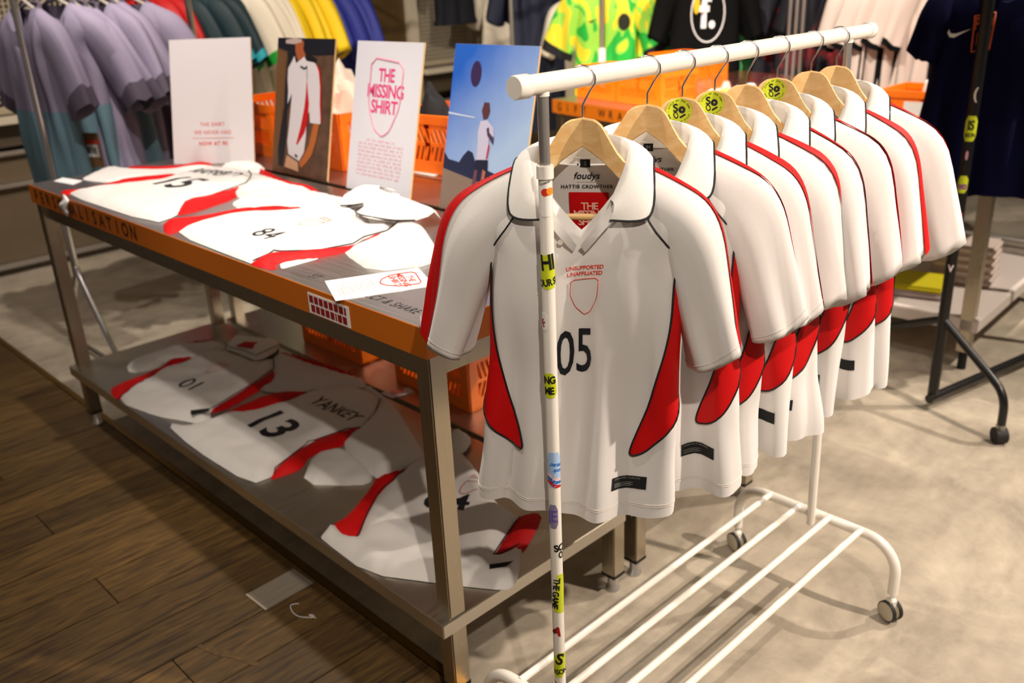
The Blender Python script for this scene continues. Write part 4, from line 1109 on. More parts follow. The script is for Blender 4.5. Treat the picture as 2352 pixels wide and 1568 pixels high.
layers(Tb, [
    ('12131f', [(.0, .0), (1, 0), (1, .11), (.7, .12), (.45, .10), (.2, .10), (.0, .07)], 'photo_sky'),
    ('6d4b2c', [(0, .08), (.17, .11), (.16, .50), (.10, .80), (.06, .98), (0, 1)], 'photo_grass'),
    ('14151f', [(.18, .04), (.45, .03), (.58, .10), (.72, .15), (.68, .20), (.40, .32), (.24, .52), (.24, .72), (.20, .95), (.12, .95), (.10, .80), (.18, .50), (.18, .3), (.20, .16)], 'photo_shadow'),
    ('a4552f', [(.32, .02), (.47, .02), (.48, .08), (.52, .12), (.42, .18), (.36, .14), (.33, .09)], 'photo_face'),
    ('b8a49c', [(.15, .015), (.32, .0), (.44, .01), (.43, .03), (.30, .045), (.15, .04)], 'photo_cap'),
    ('14131a', [(.48, .02), (.56, .09), (.66, .13), (.72, .20), (.60, .17), (.52, .12), (.47, .08)], 'photo_hair'),
    ('b0622f', [(.72, .60), (.82, .60), (.78, .72), (.72, .83), (.62, .90), (.54, .94), (.50, .90), (.58, .84), (.66, .76)], 'photo_arm'),
    ('c89c7a', [(.27, .86), (.38, .88), (.48, .90), (.50, .97), (.24, .95)], 'photo_legs'),
    ('d9d3d8', [(.32, .13), (.36, .18), (.50, .13), (.54, .16), (.68, .17), (.78, .22), (.80, .32), (.82, .45), (.84, .60), (.66, .60), (.64, .52), (.60, .55), (.60, .70), (.58, .82), (.50, .89), (.30, .85), (.27, .76), (.30, .55), (.31, .40), (.24, .48), (.24, .38), (.22, .30), (.22, .22), (.28, .17)], 'photo_shirt'),
    ('c00d18', [(.565, .28), (.595, .38), (.625, .46), (.62, .58), (.58, .67), (.455, .775), (.435, .765), (.50, .63), (.545, .50), (.56, .40)], 'photo_panel'),
    ('c4101a', [(.70, .17), (.79, .22), (.82, .34), (.84, .50), (.86, .59), (.845, .59), (.81, .46), (.80, .34), (.76, .23)], 'photo_stripe'),
    ('1a1a22', [(.42, .84), (.47, .85), (.47, .87), (.42, .86)], 'photo_tag'),
    ('22202a', [(.44, .195), (.52, .21), (.56, .19), (.575, .29), (.565, .29), (.555, .21), (.52, .225), (.44, .21)], 'photo_piping'),
])
def skymat():
    M = bpy.data.materials.new('poster_sky'); M.use_nodes = True; nt = M.node_tree; b = nt.nodes['Principled BSDF']; b.inputs['Roughness'].default_value = .5
    tc = nt.nodes.new('ShaderNodeTexCoord'); sp = nt.nodes.new('ShaderNodeSeparateXYZ'); nt.links.new(tc.outputs['Object'], sp.inputs[0])
    n = nt.nodes.new('ShaderNodeTexNoise'); n.inputs['Scale'].default_value = 9; nt.links.new(tc.outputs['Object'], n.inputs['Vector'])
    a = nt.nodes.new('ShaderNodeMath'); a.operation = 'MULTIPLY_ADD'; a.inputs[1].default_value = -.9; nt.links.new(sp.outputs['X'], a.inputs[0]); nt.links.new(sp.outputs['Z'], a.inputs[2])
    c = nt.nodes.new('ShaderNodeMath'); c.operation = 'MULTIPLY_ADD'; c.inputs[1].default_value = .12; nt.links.new(n.outputs['Fac'], c.inputs[0]); nt.links.new(a.outputs[0], c.inputs[2])
    r = nt.nodes.new('ShaderNodeValToRGB'); e = r.color_ramp.elements
    e[0].position = .18; e[0].color = (*hexc('a9c3e8'), 1); e[1].position = .58; e[1].color = (*hexc('1f5fc4'), 1)
    nt.links.new(c.outputs[0], r.inputs[0]); nt.links.new(r.outputs[0], b.inputs['Base Color']); return M
Tb, fn = board('blue photo board of a person under a flying ball, rightmost standing board', (-2.075, 1.690, .976), (-1.735, 1.690, .976), (-2.075, 1.795, 1.43), W3, H3, skymat())
layers(Tb, [
    ('8a7568', [(0, .74), (.5, .79), (1, .83), (1, 1), (0, 1)], 'photo_ground'),
    ('1d2547', [(0, .65), (.06, .69), (.20, .70), (.24, .66), (.30, .62), (.36, .63), (.42, .70), (.55, .72), (.70, .74), (.82, .74), (.88, .70), (.93, .74), (1, .76), (1, .83), (.5, .80), (0, .75)], 'photo_trees'),
    ('c4d4ee', [(0, .405), (.34, .42), (.34, .428), (0, .418)], 'photo_cloud'),
    ('35244f', [(.30 + .065 * cos(a * pi / 8), .17 + .075 * sin(a * pi / 8)) for a in range(16)], 'photo_ball'),
    ('5a3238', [(.44, .33), (.50, .33), (.52, .38), (.50, .42), (.45, .43), (.42, .38)], 'photo_head'),
    ('c8c4de', [(.42, .44), (.50, .43), (.58, .47), (.60, .52), (.54, .54), (.55, .66), (.42, .67), (.41, .56), (.40, .50)], 'photo_shirt'),
    ('4a3a58', [(.54, .50), (.60, .53), (.60, .57), (.52, .52), (.50, .48), (.53, .47)], 'photo_arm'),
    ('c01828', [(.545, .56), (.56, .58), (.55, .65), (.53, .66)], 'photo_panel'),
    ('191c38', [(.41, .67), (.56, .66), (.57, .73), (.50, .72), (.40, .74)], 'photo_shorts'),
    ('6a4450', [(.41, .73), (.45, .73), (.44, .86), (.39, .86)], 'photo_leg'), ('b06a5a', [(.51, .72), (.55, .73), (.53, .84), (.50, .84)], 'photo_leg'),
])

# ------------------------------------------------------------------ orange crates
def make_crate(label, loc, rz=0.0, w=.40, d=.30, h=.20, group='orange folding crates', sc=1.0):
    T = thing('plastic_crate', label, 'crate', loc, rz, group, sc)
    def wall(nm, L, M4):
        mb = MB(); t = .006
        B = lambda x0, z0, x1, z1, dt=0: mb.box(x0, -t / 2 - dt, z0, x1, t / 2 + dt, z1, M=M4)
        B(-L / 2, h - .030, L / 2, h, .004); B(-L / 2, 0, L / 2, .045, .001); B(-L / 2, .095, L / 2, .108)
        B(-L / 2, 0, -L / 2 + .035, h, .002); B(L / 2 - .035, 0, L / 2, h, .002); B(-.012, .04, .012, h - .028)
        if L > .35: B(-L / 2 + .035, .155, L / 2 - .035, h - .03)
        n = int((L - .07) / .022)
        for row, (za, zb) in enumerate(((.045, .095), (.108, .172 if L < .35 else .155))):
            for i in range(n + 1):
                x = -L / 2 + .035 + i * .022; s_ = (.018 if row == 0 else -.018) * (1 if x < 0 or True else -1)
                vs = [Vector((x, -t / 2, za)), Vector((x + .010, -t / 2, za)), Vector((x + .010 + s_, -t / 2, zb)), Vector((x + s_, -t / 2, zb))]
                vs += [v + Vector((0, t, 0)) for v in vs]
                mb.add([M4 @ v for v in vs], [(0, 1, 2, 3), (7, 6, 5, 4), (0, 4, 5, 1), (1, 5, 6, 2), (2, 6, 7, 3), (3, 7, 4, 0)])
        return mb.build(nm, M_CRATE, T)
    I = Matrix.Identity(4); Z = Matrix.Rotation(pi / 2, 4, 'Z')
    wall('side_wall', w, Matrix.Translation((0, -d / 2, 0))); wall('side_wall', w, Matrix.Translation((0, d / 2, 0)))
    wall('end_wall', d, Matrix.Translation((-w / 2, 0, 0)) @ Z); wall('end_wall', d, Matrix.Translation((w / 2, 0, 0)) @ Z)
    MB().box(-w / 2, -d / 2, 0, w / 2, d / 2, .006).build('crate_base', M_CRATE, T)
    return T
def cloth_heap(name, label, loc, rx, ry, rz_, M, seed=1, cat='garment', group=None):
    T = thing(name, label, cat, loc, group=group); rows = []; n = 20
    for i in range(9):
        ph = pi / 2 * i / 8; rr = []
        for j in range(n):
            a = 2 * pi * j / n; dv = Vector((cos(a) * cos(ph), sin(a) * cos(ph), sin(ph)))
            k = 1 + .35 * noise.noise(dv * 2.1 + Vector((seed * 3, 0, 0))) + .12 * noise.noise(dv * 6 + Vector((seed, 4, 0)))
            rr.append(Vector((dv.x * rx * k, dv.y * ry * k, dv.z * rz_ * k)))
        rows.append(rr)
    mb = MB().grid(rows, True); mb.f.append(tuple(range(n))[::-1]); mb.sm.append(False); mb.build('cloth', M, T)
    return T
c0 = make_crate('orange crate at the left behind the photo board of a person', (-3.44, 1.99, TZ + .001), 0)
crates = [('orange crate holding pale pink cloth, between second and third standing boards', (-2.985, 1.99, TZ + .001), .0),
          ('open orange crate with slanted slots, right of the pink shield board', (-2.50, 2.14, TZ + .001), .12),
          ('orange crate at the left on the back table\'s lower shelf', (-2.905, 1.92, .2612), 0),
          ('orange crate at the right on the back table\'s lower shelf', (-2.29, 1.92, .2612), 0),
          ('left orange crate on the gift wrap table', (-3.16, 3.80, .982), -.20),
          ('middle orange crate on the gift wrap table, right of the first one', (-2.83, 3.73, .982), -.20),
          ('orange crate at the back of the gift wrap table behind the other two', (-2.86, 4.02, .982), -.20),
          ('orange crate with a white label on the table by the navy shirts', (-1.72, 4.34, .842), .05)]
for lb, loc, rz in crates:
    o = copy_tree(c0); o['label'] = lb; o.location = loc; o.rotation_euler = (0, 0, rz)
    if 'gift wrap' in lb: o.scale = (.8, .8, .8 if 'back' not in lb else 1.05)
cloth_heap('pink_garment', 'pale pink garment heaped in the orange crate behind the shield board', (-2.97, 1.97, TZ + .01), .13, .10, .27, mat('pale_pink_cloth', 'f4cdbb', .8), 2)
cloth_heap('white_garment', 'white garment rising out of the orange crate behind the photo board', (-3.04, 2.02, TZ + .012), .09, .10, .33, mat('cream_cloth', 'f6e8d8', .8), 5)
cloth_heap('black_garment', 'black garment heaped inside the open crate beside the shield board', (-2.60, 2.12, TZ + .01), .10, .09, .24, mat('black_cloth', '0c0c12', .8), 3)
paper('price_card', 'white card lying in front of the open orange crate', 'card', [(-2.66, 1.975), (-2.44, 1.965), (-2.44, 2.03), (-2.64, 2.04)], TZ + .0012, M_CARD, .002)
paper('pale_blue_card', 'pale blue card beside the open orange crate\'s corner', 'card', [(-2.40, 2.06), (-2.30, 2.04), (-2.29, 2.10), (-2.38, 2.12)], TZ + .0002, mat('pale_cyan_card', 'bfe0dd', .6), .006)

# ------------------------------------------------------------------ floor bits
_m = mat('clear_tape_film', 'd8d0c2', .15); _m.node_tree.nodes['Principled BSDF'].inputs['Alpha'].default_value = .16
t = thing('clear_tape', 'strip of clear tape stuck on the dark planks near the table', 'tape', (-2.07, .99, .0004), .03)
MB().box(-.052, -.08, 0, .052, .08, .0006).build('tape_strip', mat('clear_tape_film', 'f4efe6', .12, trans=1.0), t)
MB().box(-.052, -.081, .0006, .052, -.076, .0014).build('tape_edge', mat('tape_edge', 'b5aa98', .3), t)
poly_on(lambda x, y: Vector((x, y, .0006)), [(-2.02, .705), (-1.95, .725), (-1.89, .760), (-1.83, .775), (-1.825, .792), (-1.89, .782), (-1.96, .748), (-2.02, .722)], 'paint_scuff', mat('ochre_scuff', '59411f', .7, var=.4, vscale=60), sub, .02)
t = thing('white_thread', 'loose white thread curled on the planks beside the tape', 'thread', (-1.94, .97, .001))
MB().tube([lerp_list([(-.03, .02, .001), (-.04, .0, .001), (-.01, -.012, .001), (.02, -.01, .001), (.05, .012, .001), (.045, .02, .001), (.035, .012, .001), (.06, .018, .001)], i / 40) for i in range(41)], .0009, 5).build('strand', M_CARD, t)
# ------------------------------------------------------------------ left wall unit (mesh, ledge, rails)
XW = -6.1
def wpanel(nm, lb, y0, y1, z0, z1, cat='wall panel'):
    T = thing(nm, lb, cat, (XW, (y0 + y1) / 2, z0))
    h = (y1 - y0) / 2
    for a in ((-h, -h + .03, 0, z1 - z0), (h - .03, h, 0, z1 - z0)): MB().box(-.02, a[0], a[2], .02, a[1], a[3]).build('frame_post', M_WALLP, T)
    for a in ((0, .03), (z1 - z0 - .03, z1 - z0)): MB().box(-.018, -h, a[0], .018, h, a[1]).build('frame_rail', M_WALLP, T)
    mb = MB(); n = int((y1 - y0) / .032)
    for i in range(1, n): mb.box(-.004, -h + i * .032 - .0035, .02, .004, -h + i * .032 + .0035, z1 - z0 - .02)
    for i in range(1, int((z1 - z0) / .032)): mb.box(-.006, -h + .02, i * .032 - .003, .0, h - .02, i * .032 + .003)
    tag(mb.build('wire_mesh', mat('cream_wire', 'c9bda6', .45), T), kind='stuff')
    return T
wpanel('mesh_panel', 'cream wire mesh wall panel at the far left behind the lavender shirts', .2, 2.95, .96, 2.6)
wpanel('mesh_panel', 'cream wire mesh wall panel right of the brown door', 4.86, 7.4, .92, 2.4)
lw = thing('wall_bench', 'beige wall bench with white ledge and steel rails under the mesh panel', 'bench', (XW, 1.6, 0))
def lb_(nm, M, x0, y0, z0, x1, y1, z1, bev=.003): return MB().box(x0, y0 - 1.6, z0, x1, y1 - 1.6, z1, bev=bev).build(nm, M, lw)
lb_('ledge', mat('cream_ledge', 'd8cdb8', .4), -.14, .2, .90, .06, 4.15, .945)
lb_('upper_panel', M_WALLD, -.14, .2, .76, -.04, 4.15, .90)
lb_('lower_panel', M_WALL, -.14, .2, .06, -.03, 4.15, .70)
for zz in (.73, .54): lb_('steel_rail', M_CHROME2, -.02, .2, zz - .012, .015, 4.15, zz + .012)
lb_('kick_strip', M_CHROME2, -.02, .2, .045, .02, 4.15, .075)
lb_('kick_board', M_WALLD, -.10, .2, 0, -.02, 4.15, .045)
d = tag(MB().box(XW - .06, 4.20, 0, XW, 4.76, 2.1, bev=.004).build('door_1', mat('brown_door_laminate', '584426', .45, var=.15)), kind='structure')
mb = MB(); mb.tube([(XW, 4.30, 1.18), (XW + .05, 4.30, 1.18), (XW + .055, 4.30, 1.18), (XW + .07, 4.30, 1.18)], [.012, .012, .026, .022], 16).build('door_knob', M_CHROME2, d)
MB().box(XW - .0, 4.29, 1.25, XW + .01, 4.36, 1.75).build('door_plate', M_WALLP, d)
tag(MB().box(XW - .08, 4.76, 0, XW + .05, 4.85, 2.6, bev=.004).build('trim_2', mat('cream_upright', 'cfc3ad', .4)), kind='structure')
l2 = thing('wall_bench', 'beige wall bench with cream ledge right of the brown door', 'bench', (XW, 6.1, 0))
for nm, M, a in (('ledge', MATS['cream_ledge'], (-.14, -1.24, .86, .10, 1.5, .90)), ('upper_panel', M_WALLD, (-.14, -1.24, .70, .0, 1.5, .86)), ('middle_rail', M_WALLP, (-.10, -1.24, .56, .06, 1.5, .62)), ('lower_panel', M_WALL, (-.14, -1.24, 0, .0, 1.5, .56))):
    MB().box(*a, bev=.003).build(nm, M, l2)
tag(MB().box(XW - .3, 7.5, 0, XW + .3, 8.3, 3).build('trim_3', M_WALLD), kind='structure')

# ------------------------------------------------------------------ chrome rack with lavender shirts
T = thing('chrome_rack', 'chrome tube clothes rack holding lavender shirts behind the table', 'clothes rack', (-4.31, 1.8, 0))
for k, y in enumerate((-.46, .42)):
    MB().tube([(-.01 - .25 * k, y, .42), (-.01 - .25 * k, y, 1.80)], .0165, 16).build('upright', M_CHROME, T)
    for sx in (-1, 1):
        MB().tube([(0, y, .44), (sx * .02, y, .40), (sx * .29, y, .07), (sx * .31, y, .03)], .014, 12).build('brace', M_CHROME, T)
    MB().tube([(-.33, y, .02), (.33, y, .02)], .0145, 12).build('foot', M_CHROME, T)
for x_, z_ in ((.31, .028), (0, 1.80)):
    MB().tube([(x_ - (.12 if z_ > 1 else 0), -.47, z_), (x_ - (.26 if z_ > 1 else 0), .43, z_)], .0155, 14).build('rail' if z_ > 1 else 'base_bar', M_CHROME, T)
OUTW = [(.100, -.006), (.160, -.034), (.210, -.062), (.250, -.115), (.285, -.185), (.312, -.255), (.335, -.325)]
INW = [(.105, -.135), (.124, -.155), (.136, -.19), (.150, -.235), (.165, -.285), (.180, -.34), (.195, -.39)]
DW = [.030, .040, .040, .036, .034, .034, .036]
lv = ['first lavender shirt on the chrome rack, its neck showing', 'lavender shirt second on the chrome rack, with brown price tag', 'lavender shirt third on the chrome rack', 'lavender shirt in the middle of the chrome rack',
      'lavender shirt fifth on the chrome rack', 'lavender shirt sixth on the chrome rack', 'lavender shirt at the far end of the chrome rack']
def bg_shirt(nm, lb, loc, rz, seed, body, grp, sc=1.15, cuff=None, lower=None, collar=None, wide=1.0, length=.67, W=True, extra=None, nq=40, folds=1.3, swing=(0, 0), sleeve=None, nav=False):
    T = build_shirt(nm, lb, 'shirt', loc, rz, seed, grp, polo=False, body=body, collar=collar or body, panel=False, cuff=cuff, lower=lower, tagged=False, sc=sc,
                       length=length, wide=wide, folds=folds, nq=nq, nz=22, swing=swing, out=OUTN if nav else OUTW if W else SL_OUT, inn=INN if nav else INW if W else SL_IN, dep=DN if nav else DW if W else SL_D, extra=extra, sleeve=sleeve)
    # every hanging shirt has a hanger
    return T
def wire_hanger(T_, zr, group, label):
    """simple hanger inside a background garment; zr: rail height"""
    h = thing('clothes_hanger', label, 'hanger', (T_.location.x, T_.location.y, zr), T_.rotation_euler.z, group)
    s = T_.scale[0]; dz = T_.location.z - zr
    p = [(-.17 * s, 0, dz - .075), (-.08 * s, 0, dz - .02), (0, 0, dz + .03), (.08 * s, 0, dz - .02), (.17 * s, 0, dz - .075)]
    MB().tube(p, .008, 8).build('shoulder_bar', mat('clear_grey_plastic', 'a09a92', .4), h)
    q = [(0, 0, dz + .03), (0, 0, -.035)] + [(.020 * cos(a), 0, .020 * sin(a)) for a in [-.9 + 4.0 * i / 10 for i in range(11)]]
    MB().tube(q, .002, 6).build('hook', M_CHROME, h)
    return h
ly = [1.42, 1.55, 1.62, 1.68, 1.74, 1.81, 1.92]
lz = [1.565, 1.575, 1.56, 1.55, 1.565, 1.57, 1.56]
for i, y in enumerate(ly):
    s_ = bg_shirt('lavender_shirt', lv[i], (-4.31 + (-.14, -.16, -.17, -.18, -.18, -.21, -.25)[i], y, lz[i]), radians((8, 24, 14, 4, 18, 8, 30)[i]), 50 + i, M_LAV, 'lavender shirts on the chrome rack', 1.2, swing=((0,0),(.03,.06),(0,.02),(-.02,.08),(.02,-.02),(0,.05),(0,0))[i],
             cuff=(M_LAVD, .16), lower=M_TEAL if i in (0, 1, 4) else None, collar=M_LAVD, length=.66, folds=1.6, nq=56)
    wire_hanger(s_, 1.80, 'hangers on the chrome rack', ('hanger inside the ' + lv[i])[:90])
t = thing('price_tag', 'brown card price tag with a white barcode on the second lavender shirt', 'tag', (-4.22, 1.49, 1.04), radians(22))
MB().box(-.055, -.002, -.15, .055, .001, 0).build('tag_card', mat('kraft_card', '7d5a36', .7), t)
MB().box(-.055, -.003, -.048, .055, -.002, -.030).build('tag_band', M_PINK2, t); s2 = MB().box(-.042, -.003, -.105, .042, -.002, -.050).build('tag_label', M_CARD, t)
mb = MB()
for i in range(14): mb.box(-.03 + i * .0045, -.0036, -.09, -.03 + i * .0045 + (.001 + .0014 * (i % 3)), -.003, -.062)
mb.build('barcode', M_BLACKTXT, s2)

# ------------------------------------------------------------------ wall rack with coloured shirts
T = thing('steel_rack', 'steel rail on wall arms holding the red, teal, green, yellow and blue shirts', 'clothes rack', (-5.25, 2.95, 0))
MB().tube([(0, -.75, 1.86), (0, .75, 1.86)], .016, 12).build('rail', M_CHROME, T)
for y in (-.70, .0, .70):
    MB().tube([(0, y, 1.86), (-.85, y, 1.86)], .010, 10).build('wall_arm', M_CHROME, T)
CL = [('red', 2, 'b4090d'), ('dark_teal', 4, '04262e'), ('white_and_green', 4, None), ('yellow', 5, 'f0cc05'), ('blue', 5, '15217e')]
M_CREAM = mat('cream_jersey', 'e6dcc8', .8); M_GREEN = mat('bright_green_jersey', '0f9a2e', .7)
k = 0
YS = {'red': (2.31, .07), 'dark_teal': (2.46, .085), 'white_and_green': (2.80, .07), 'yellow': (3.06, .052), 'blue': (3.34, .055)}
ordw = ['first', 'second', 'third', 'fourth', 'fifth']
for cn, n, hx in CL:
    for j in range(n):
        y = YS[cn][0] + YS[cn][1] * j
        M_ = M_CREAM if hx is None else mat(cn + '_jersey', hx, .65)
        cw = dict(cuff=(M_GREEN, .14)) if hx is None else (dict(cuff=(mat('turquoise_trim', '1c9fb0', .6), .10)) if 'teal' in cn else {})
        def gx(T_, S_):
            for sd in (-1, 1):
                poly_on(lambda x, y_: S_(x, y_, .002), [(sd * (S_.half(z_) + t_), z_) for t_, z_ in ((-.02, -.15), (-.05, -.35), (-.03, -.6), (.03, -.6), (.04, -.35), (.01, -.15))], 'green_side_band', M_GREEN, T_, .05)
        s_ = bg_shirt(cn + '_shirt', '%s %s shirt from the left on the steel wall rack' % (ordw[j], cn.replace('_', ' ')), (-5.25 + random.uniform(-.03, .03), y, 1.60), radians(random.uniform(4, 24)), 80 + k, M_, cn.replace('_', ' ') + ' shirts on the wall rack', 1.18,
                 length=.66, extra=gx if hx is None else None, folds=1.5, nq=32, **cw)
        wire_hanger(s_, 1.86, 'hangers on the steel wall rack', 'hanger inside the %s %s shirt on the steel wall rack' % (ordw[j], cn.replace('_', ' ')))
        k += 1

# ------------------------------------------------------------------ garments on the wall rail right of the door
def wrail(lb, y0, y1, z_, x_=XW + .34):
    T = thing('wall_rail', lb, 'rail', (x_, (y0 + y1) / 2, z_))
    MB().tube([(0, -(y1 - y0) / 2, 0), (0, (y1 - y0) / 2, 0)], .014, 12).build('rail', M_CHROME2, T)
    for s_ in (-1, 1): MB().tube([(0, s_ * (y1 - y0) / 2, 0), (-.34, s_ * (y1 - y0) / 2, 0)], .012, 10).build('bracket', M_CHROME2, T)
wrail('steel rail on the mesh wall right of the brown door', 4.9, 6.6, 1.98)
bg_shirt('navy_sweater', 'dark navy sweater hanging on the mesh panel right of the brown door', (XW + .30, 5.02, 1.80), radians(75), 130, mat('dark_navy_knit', '090b18', .8), None, 1.0, length=.56, W=False, folds=.6)
bg_shirt('cream_shirt', 'cream shirt with small orange chest mark hanging on the mesh wall', (XW + .36, 5.50, 1.58), radians(68), 131, M_CREAM, 'cream shirts on the mesh wall', 1.15, length=.76, W=False, folds=.8,
         extra=lambda T_, S_: map2d(lambda x, y: S_(x + .03, y - .20, .003), *text2d('8', .06, .04), 'chest_mark', mat('faded_orange_print', 'd98a5a', .7), T_, .05))
bg_shirt('cream_shirt', 'shorter cream shirt behind the orange marked one, half hidden on the mesh wall', (XW + .30, 5.96, 1.62), radians(70), 132, M_CREAM, 'cream shirts on the mesh wall', 1.0, length=.50, W=False)

# ------------------------------------------------------------------ racks behind the gift wrap table
def simple_rack(nm, lb, loc, rz, L, z_, M, r=.015, dz=0, hung=False):
    T = thing(nm, lb, 'clothes rack', loc, rz)
    if hung:
        MB().tube([(0, -L / 2, z_), (0, L / 2, z_)], r, 14).build('rail', M, T)
        for y in (-L / 2 + .03, L / 2 - .03): MB().tube([(0, y, z_), (0, y, 3.05)], .008, 10).build('hanging_rod', M, T)
        return T
    MB().tube([(0, -L / 2, z_), (0, L / 2, z_)], r, 14).build('rail', M, T)
    for y in (-L / 2 + .03, L / 2 - .03):
        MB().tube([(0, y, .05), (0, y, z_)], r, 14).build('upright', M, T); MB().tube([(-.25, y, .05), (.25, y, .05)], r, 12).build('foot', M, T)
    return T
# dark jackets on the far left of this group
NAVJ = mat('slate_navy_fabric', '1a2036', .75)
simple_rack('steel_rack', 'steel rack of slate navy jackets behind the blue photo board', (-4.40, 4.75, 0), radians(0), 1.0, 1.92, M_CHROME2)
for i, (dx, dy) in enumerate(((0, -.25), (.02, -.12), (-.02, .02))):
    bg_shirt('navy_jacket', ['nearest slate navy jacket, left of the yellow and green shirt', 'middle slate navy jacket, left of the yellow and green shirt', 'black jacket behind the slate navy jackets'][i], (-4.38 + dx, 4.72 + dy, 1.72), radians(20), 140 + i, NAVJ if i != 2 else mat('black_fabric', '0b0b0f', .8), 'navy jackets on the steel rack', 1.25, length=.88, W=False, wide=.85)
cloth_o = bg_shirt('cream_dress', 'long cream dress hanging low behind the slate navy jackets', (-4.02, 4.55, 1.45), radians(35), 145, M_CREAM, None, 1.05, length=.75, W=False, wide=.7)
# neon shirt
def neon():
    M = bpy.data.materials.new('yellow_green_camouflage_jersey'); M.use_nodes = True; nt = M.node_tree; b = nt.nodes['Principled BSDF']; b.inputs['Roughness'].default_value = .7
    tc = nt.nodes.new('ShaderNodeTexCoord'); mp = nt.nodes.new('ShaderNodeMapping'); mp.inputs['Scale'].default_value = (5, 3, 3); mp.inputs['Rotation'].default_value = (0, .8, 0)
    n = nt.nodes.new('ShaderNodeTexNoise'); n.inputs['Scale'].default_value = 1.5; n.inputs['Detail'].default_value = 1; n.inputs['Distortion'].default_value = 1.5
    r = nt.nodes.new('ShaderNodeValToRGB'); r.color_ramp.interpolation = 'CONSTANT'; e = r.color_ramp.elements
    e[0].color = (*hexc('1fb83c'), 1); e[0].position = 0; e[1].color = (*hexc('9ee04a'), 1); e[1].position = .42
    x_ = e.new(.52); x_.color = (*hexc('f2e02e'), 1); x_ = e.new(.68); x_.color = (*hexc('dbe83e'), 1)
    nt.links.new(tc.outputs['Object'], mp.inputs[0]); nt.links.new(mp.outputs[0], n.inputs['Vector']); nt.links.new(n.outputs['Fac'], r.inputs[0]); nt.links.new(r.outputs[0], b.inputs['Base Color'])
    return M
M_NEON = neon()
def neon_x(T_, S_):
    poly_on(lambda x, y: S_(x, y, .003), [(.085 + .032 * cos(a * pi / 6), -.20 + .042 * sin(a * pi / 6)) for a in range(12)], 'chest_badge', mat('dark_badge', '1c2410', .6), T_, .03)
    poly_on(lambda x, y: S_(x, y, .003), [(-.10, -.185), (-.085, -.198), (-.05, -.18), (-.09, -.19)], 'chest_mark', M_BLACKTXT, T_, .03, 0)
simple_rack('hanging_rail', 'hanging steel rail carrying the yellow and green shirt', (-3.60, 4.28, 0), radians(-45), .9, 1.86, M_CHROME2, hung=True)
po = thing('rack_post', 'white lower post with chrome top before the yellow and green shirt', 'post', (-3.43, 4.02, .0))
MB().tube([(0, 0, 0), (0, 0, 1.20)], .022, 14).build('lower_tube', M_ENAMEL, po)
MB().tube([(0, 0, 1.20), (0, 0, 2.0)], .013, 12).build('chrome_tube', M_CHROME2, po)
MB().tube([(0, 0, 0), (0, 0, .015)], .12, 20).build('base_disc', M_ENAMEL, po)
bg_shirt('patterned_shirt', 'yellow and green patterned shirt with round dark badge facing the camera', (-3.63, 4.30, 1.54), radians(42), 150, M_NEON, None, 1.12, length=.56, cuff=(M_BLACK, .12), collar=M_NEON, folds=.7, nq=56, extra=neon_x)
bg_shirt('patterned_shirt', 'second yellow and green shirt overlapping a black sleeve behind', (-3.43, 4.55, 1.56), radians(38), 151, M_NEON, None, 1.1, length=.40, cuff=(M_BLACK, .12), folds=.8, nq=48)
MK = mat('black_jersey', '040405', .85, spec=.15); MY = mat('gold_yellow_trim', 'e0b40a', .6)
bg_shirt('black_shirt', 'black shirt with pale green cuff below the yellow and green shirts', (-3.52, 4.72, 1.46), radians(38), 152, MK, None, 1.12, length=.62, cuff=(mat('pale_green_trim', 'a9cf7a', .6), .14), folds=.8, wide=1.0)
bg_shirt('black_shirt', 'black shirt with yellow cuffs left of the round logo shirt', (-3.38, 4.95, 1.50), radians(36), 153, MK, None, 1.15, length=.66, cuff=(MY, .28), folds=.8)
def ftee(T_, S_):
    f = lambda x, y: S_(x, y, .003)
    V, F_ = text2d('f.', .20, .03); map2d(lambda x, y: f(x * .8 - .0, y - .215), V, F_, 'logo_letter', M_CARD, T_, .04)
    line_on(f, [(.078 * cos(a * pi / 12), -.215 + .130 * sin(a * pi / 12)) for a in range(24)], .0035, 'logo_ring', M_CARD, T_, True, .03)
    poly_on(f, [(-.066, -.15), (-.042, -.12), (-.038, -.20), (-.058, -.22), (-.068, -.19)], 'logo_patch', MY, T_, .04)
bg_shirt('black_logo_shirt', 'black shirt with white letter f in a ring, facing the camera', (-3.085, 4.50, 1.60), radians(42), 154, MK, None, 1.15, length=.74, W=False, folds=.4, wide=1.02, nq=56, extra=ftee)
simple_rack('hanging_rail', 'hanging steel rail carrying the black logo shirt', (-3.07, 4.52, 0), radians(-48), .8, 1.9, M_CHROME2, hung=True)
bg_shirt('green_shirt', 'pale green shirt peeking out right of the black logo shirt', (-3.24, 4.98, 1.58), radians(40), 155, mat('mint_green_jersey', '6fd88a', .7, var=.4, vscale=9), None, 1.1, length=.60, folds=1.0)
# boxes
t = thing('white_box_stack', 'stack of white boxes right of the green shirt', 'boxes', (-3.26, 5.45, 1.0), radians(35))
t = bpy.data.objects[t.name]; bpy.data.objects.remove(t)
M_BOX = mat('white_cardboard', 'f2ece2', .6)
for i, (w, h_, z_) in enumerate(((.30, .13, 1.006), (.27, .10, 1.137), (.24, .12, 1.238))):
    t = thing('white_box', ['lowest white box of the stack right of the green shirt', 'middle white box of the stack right of the green shirt', 'topmost white box of the stack right of the green shirt'][i], 'box', (-3.26 + .01 * i, 5.45, z_), radians(30 + 4 * i), 'stacked white boxes')
    MB().box(-w / 2, -.12, 0, w / 2, .12, h_ - .03, bev=.003).build('box_body', M_BOX, t); MB().box(-w / 2 - .004, -.124, h_ - .032, w / 2 + .004, .124, h_ - .001, bev=.003).build('lid', M_BOX, t)
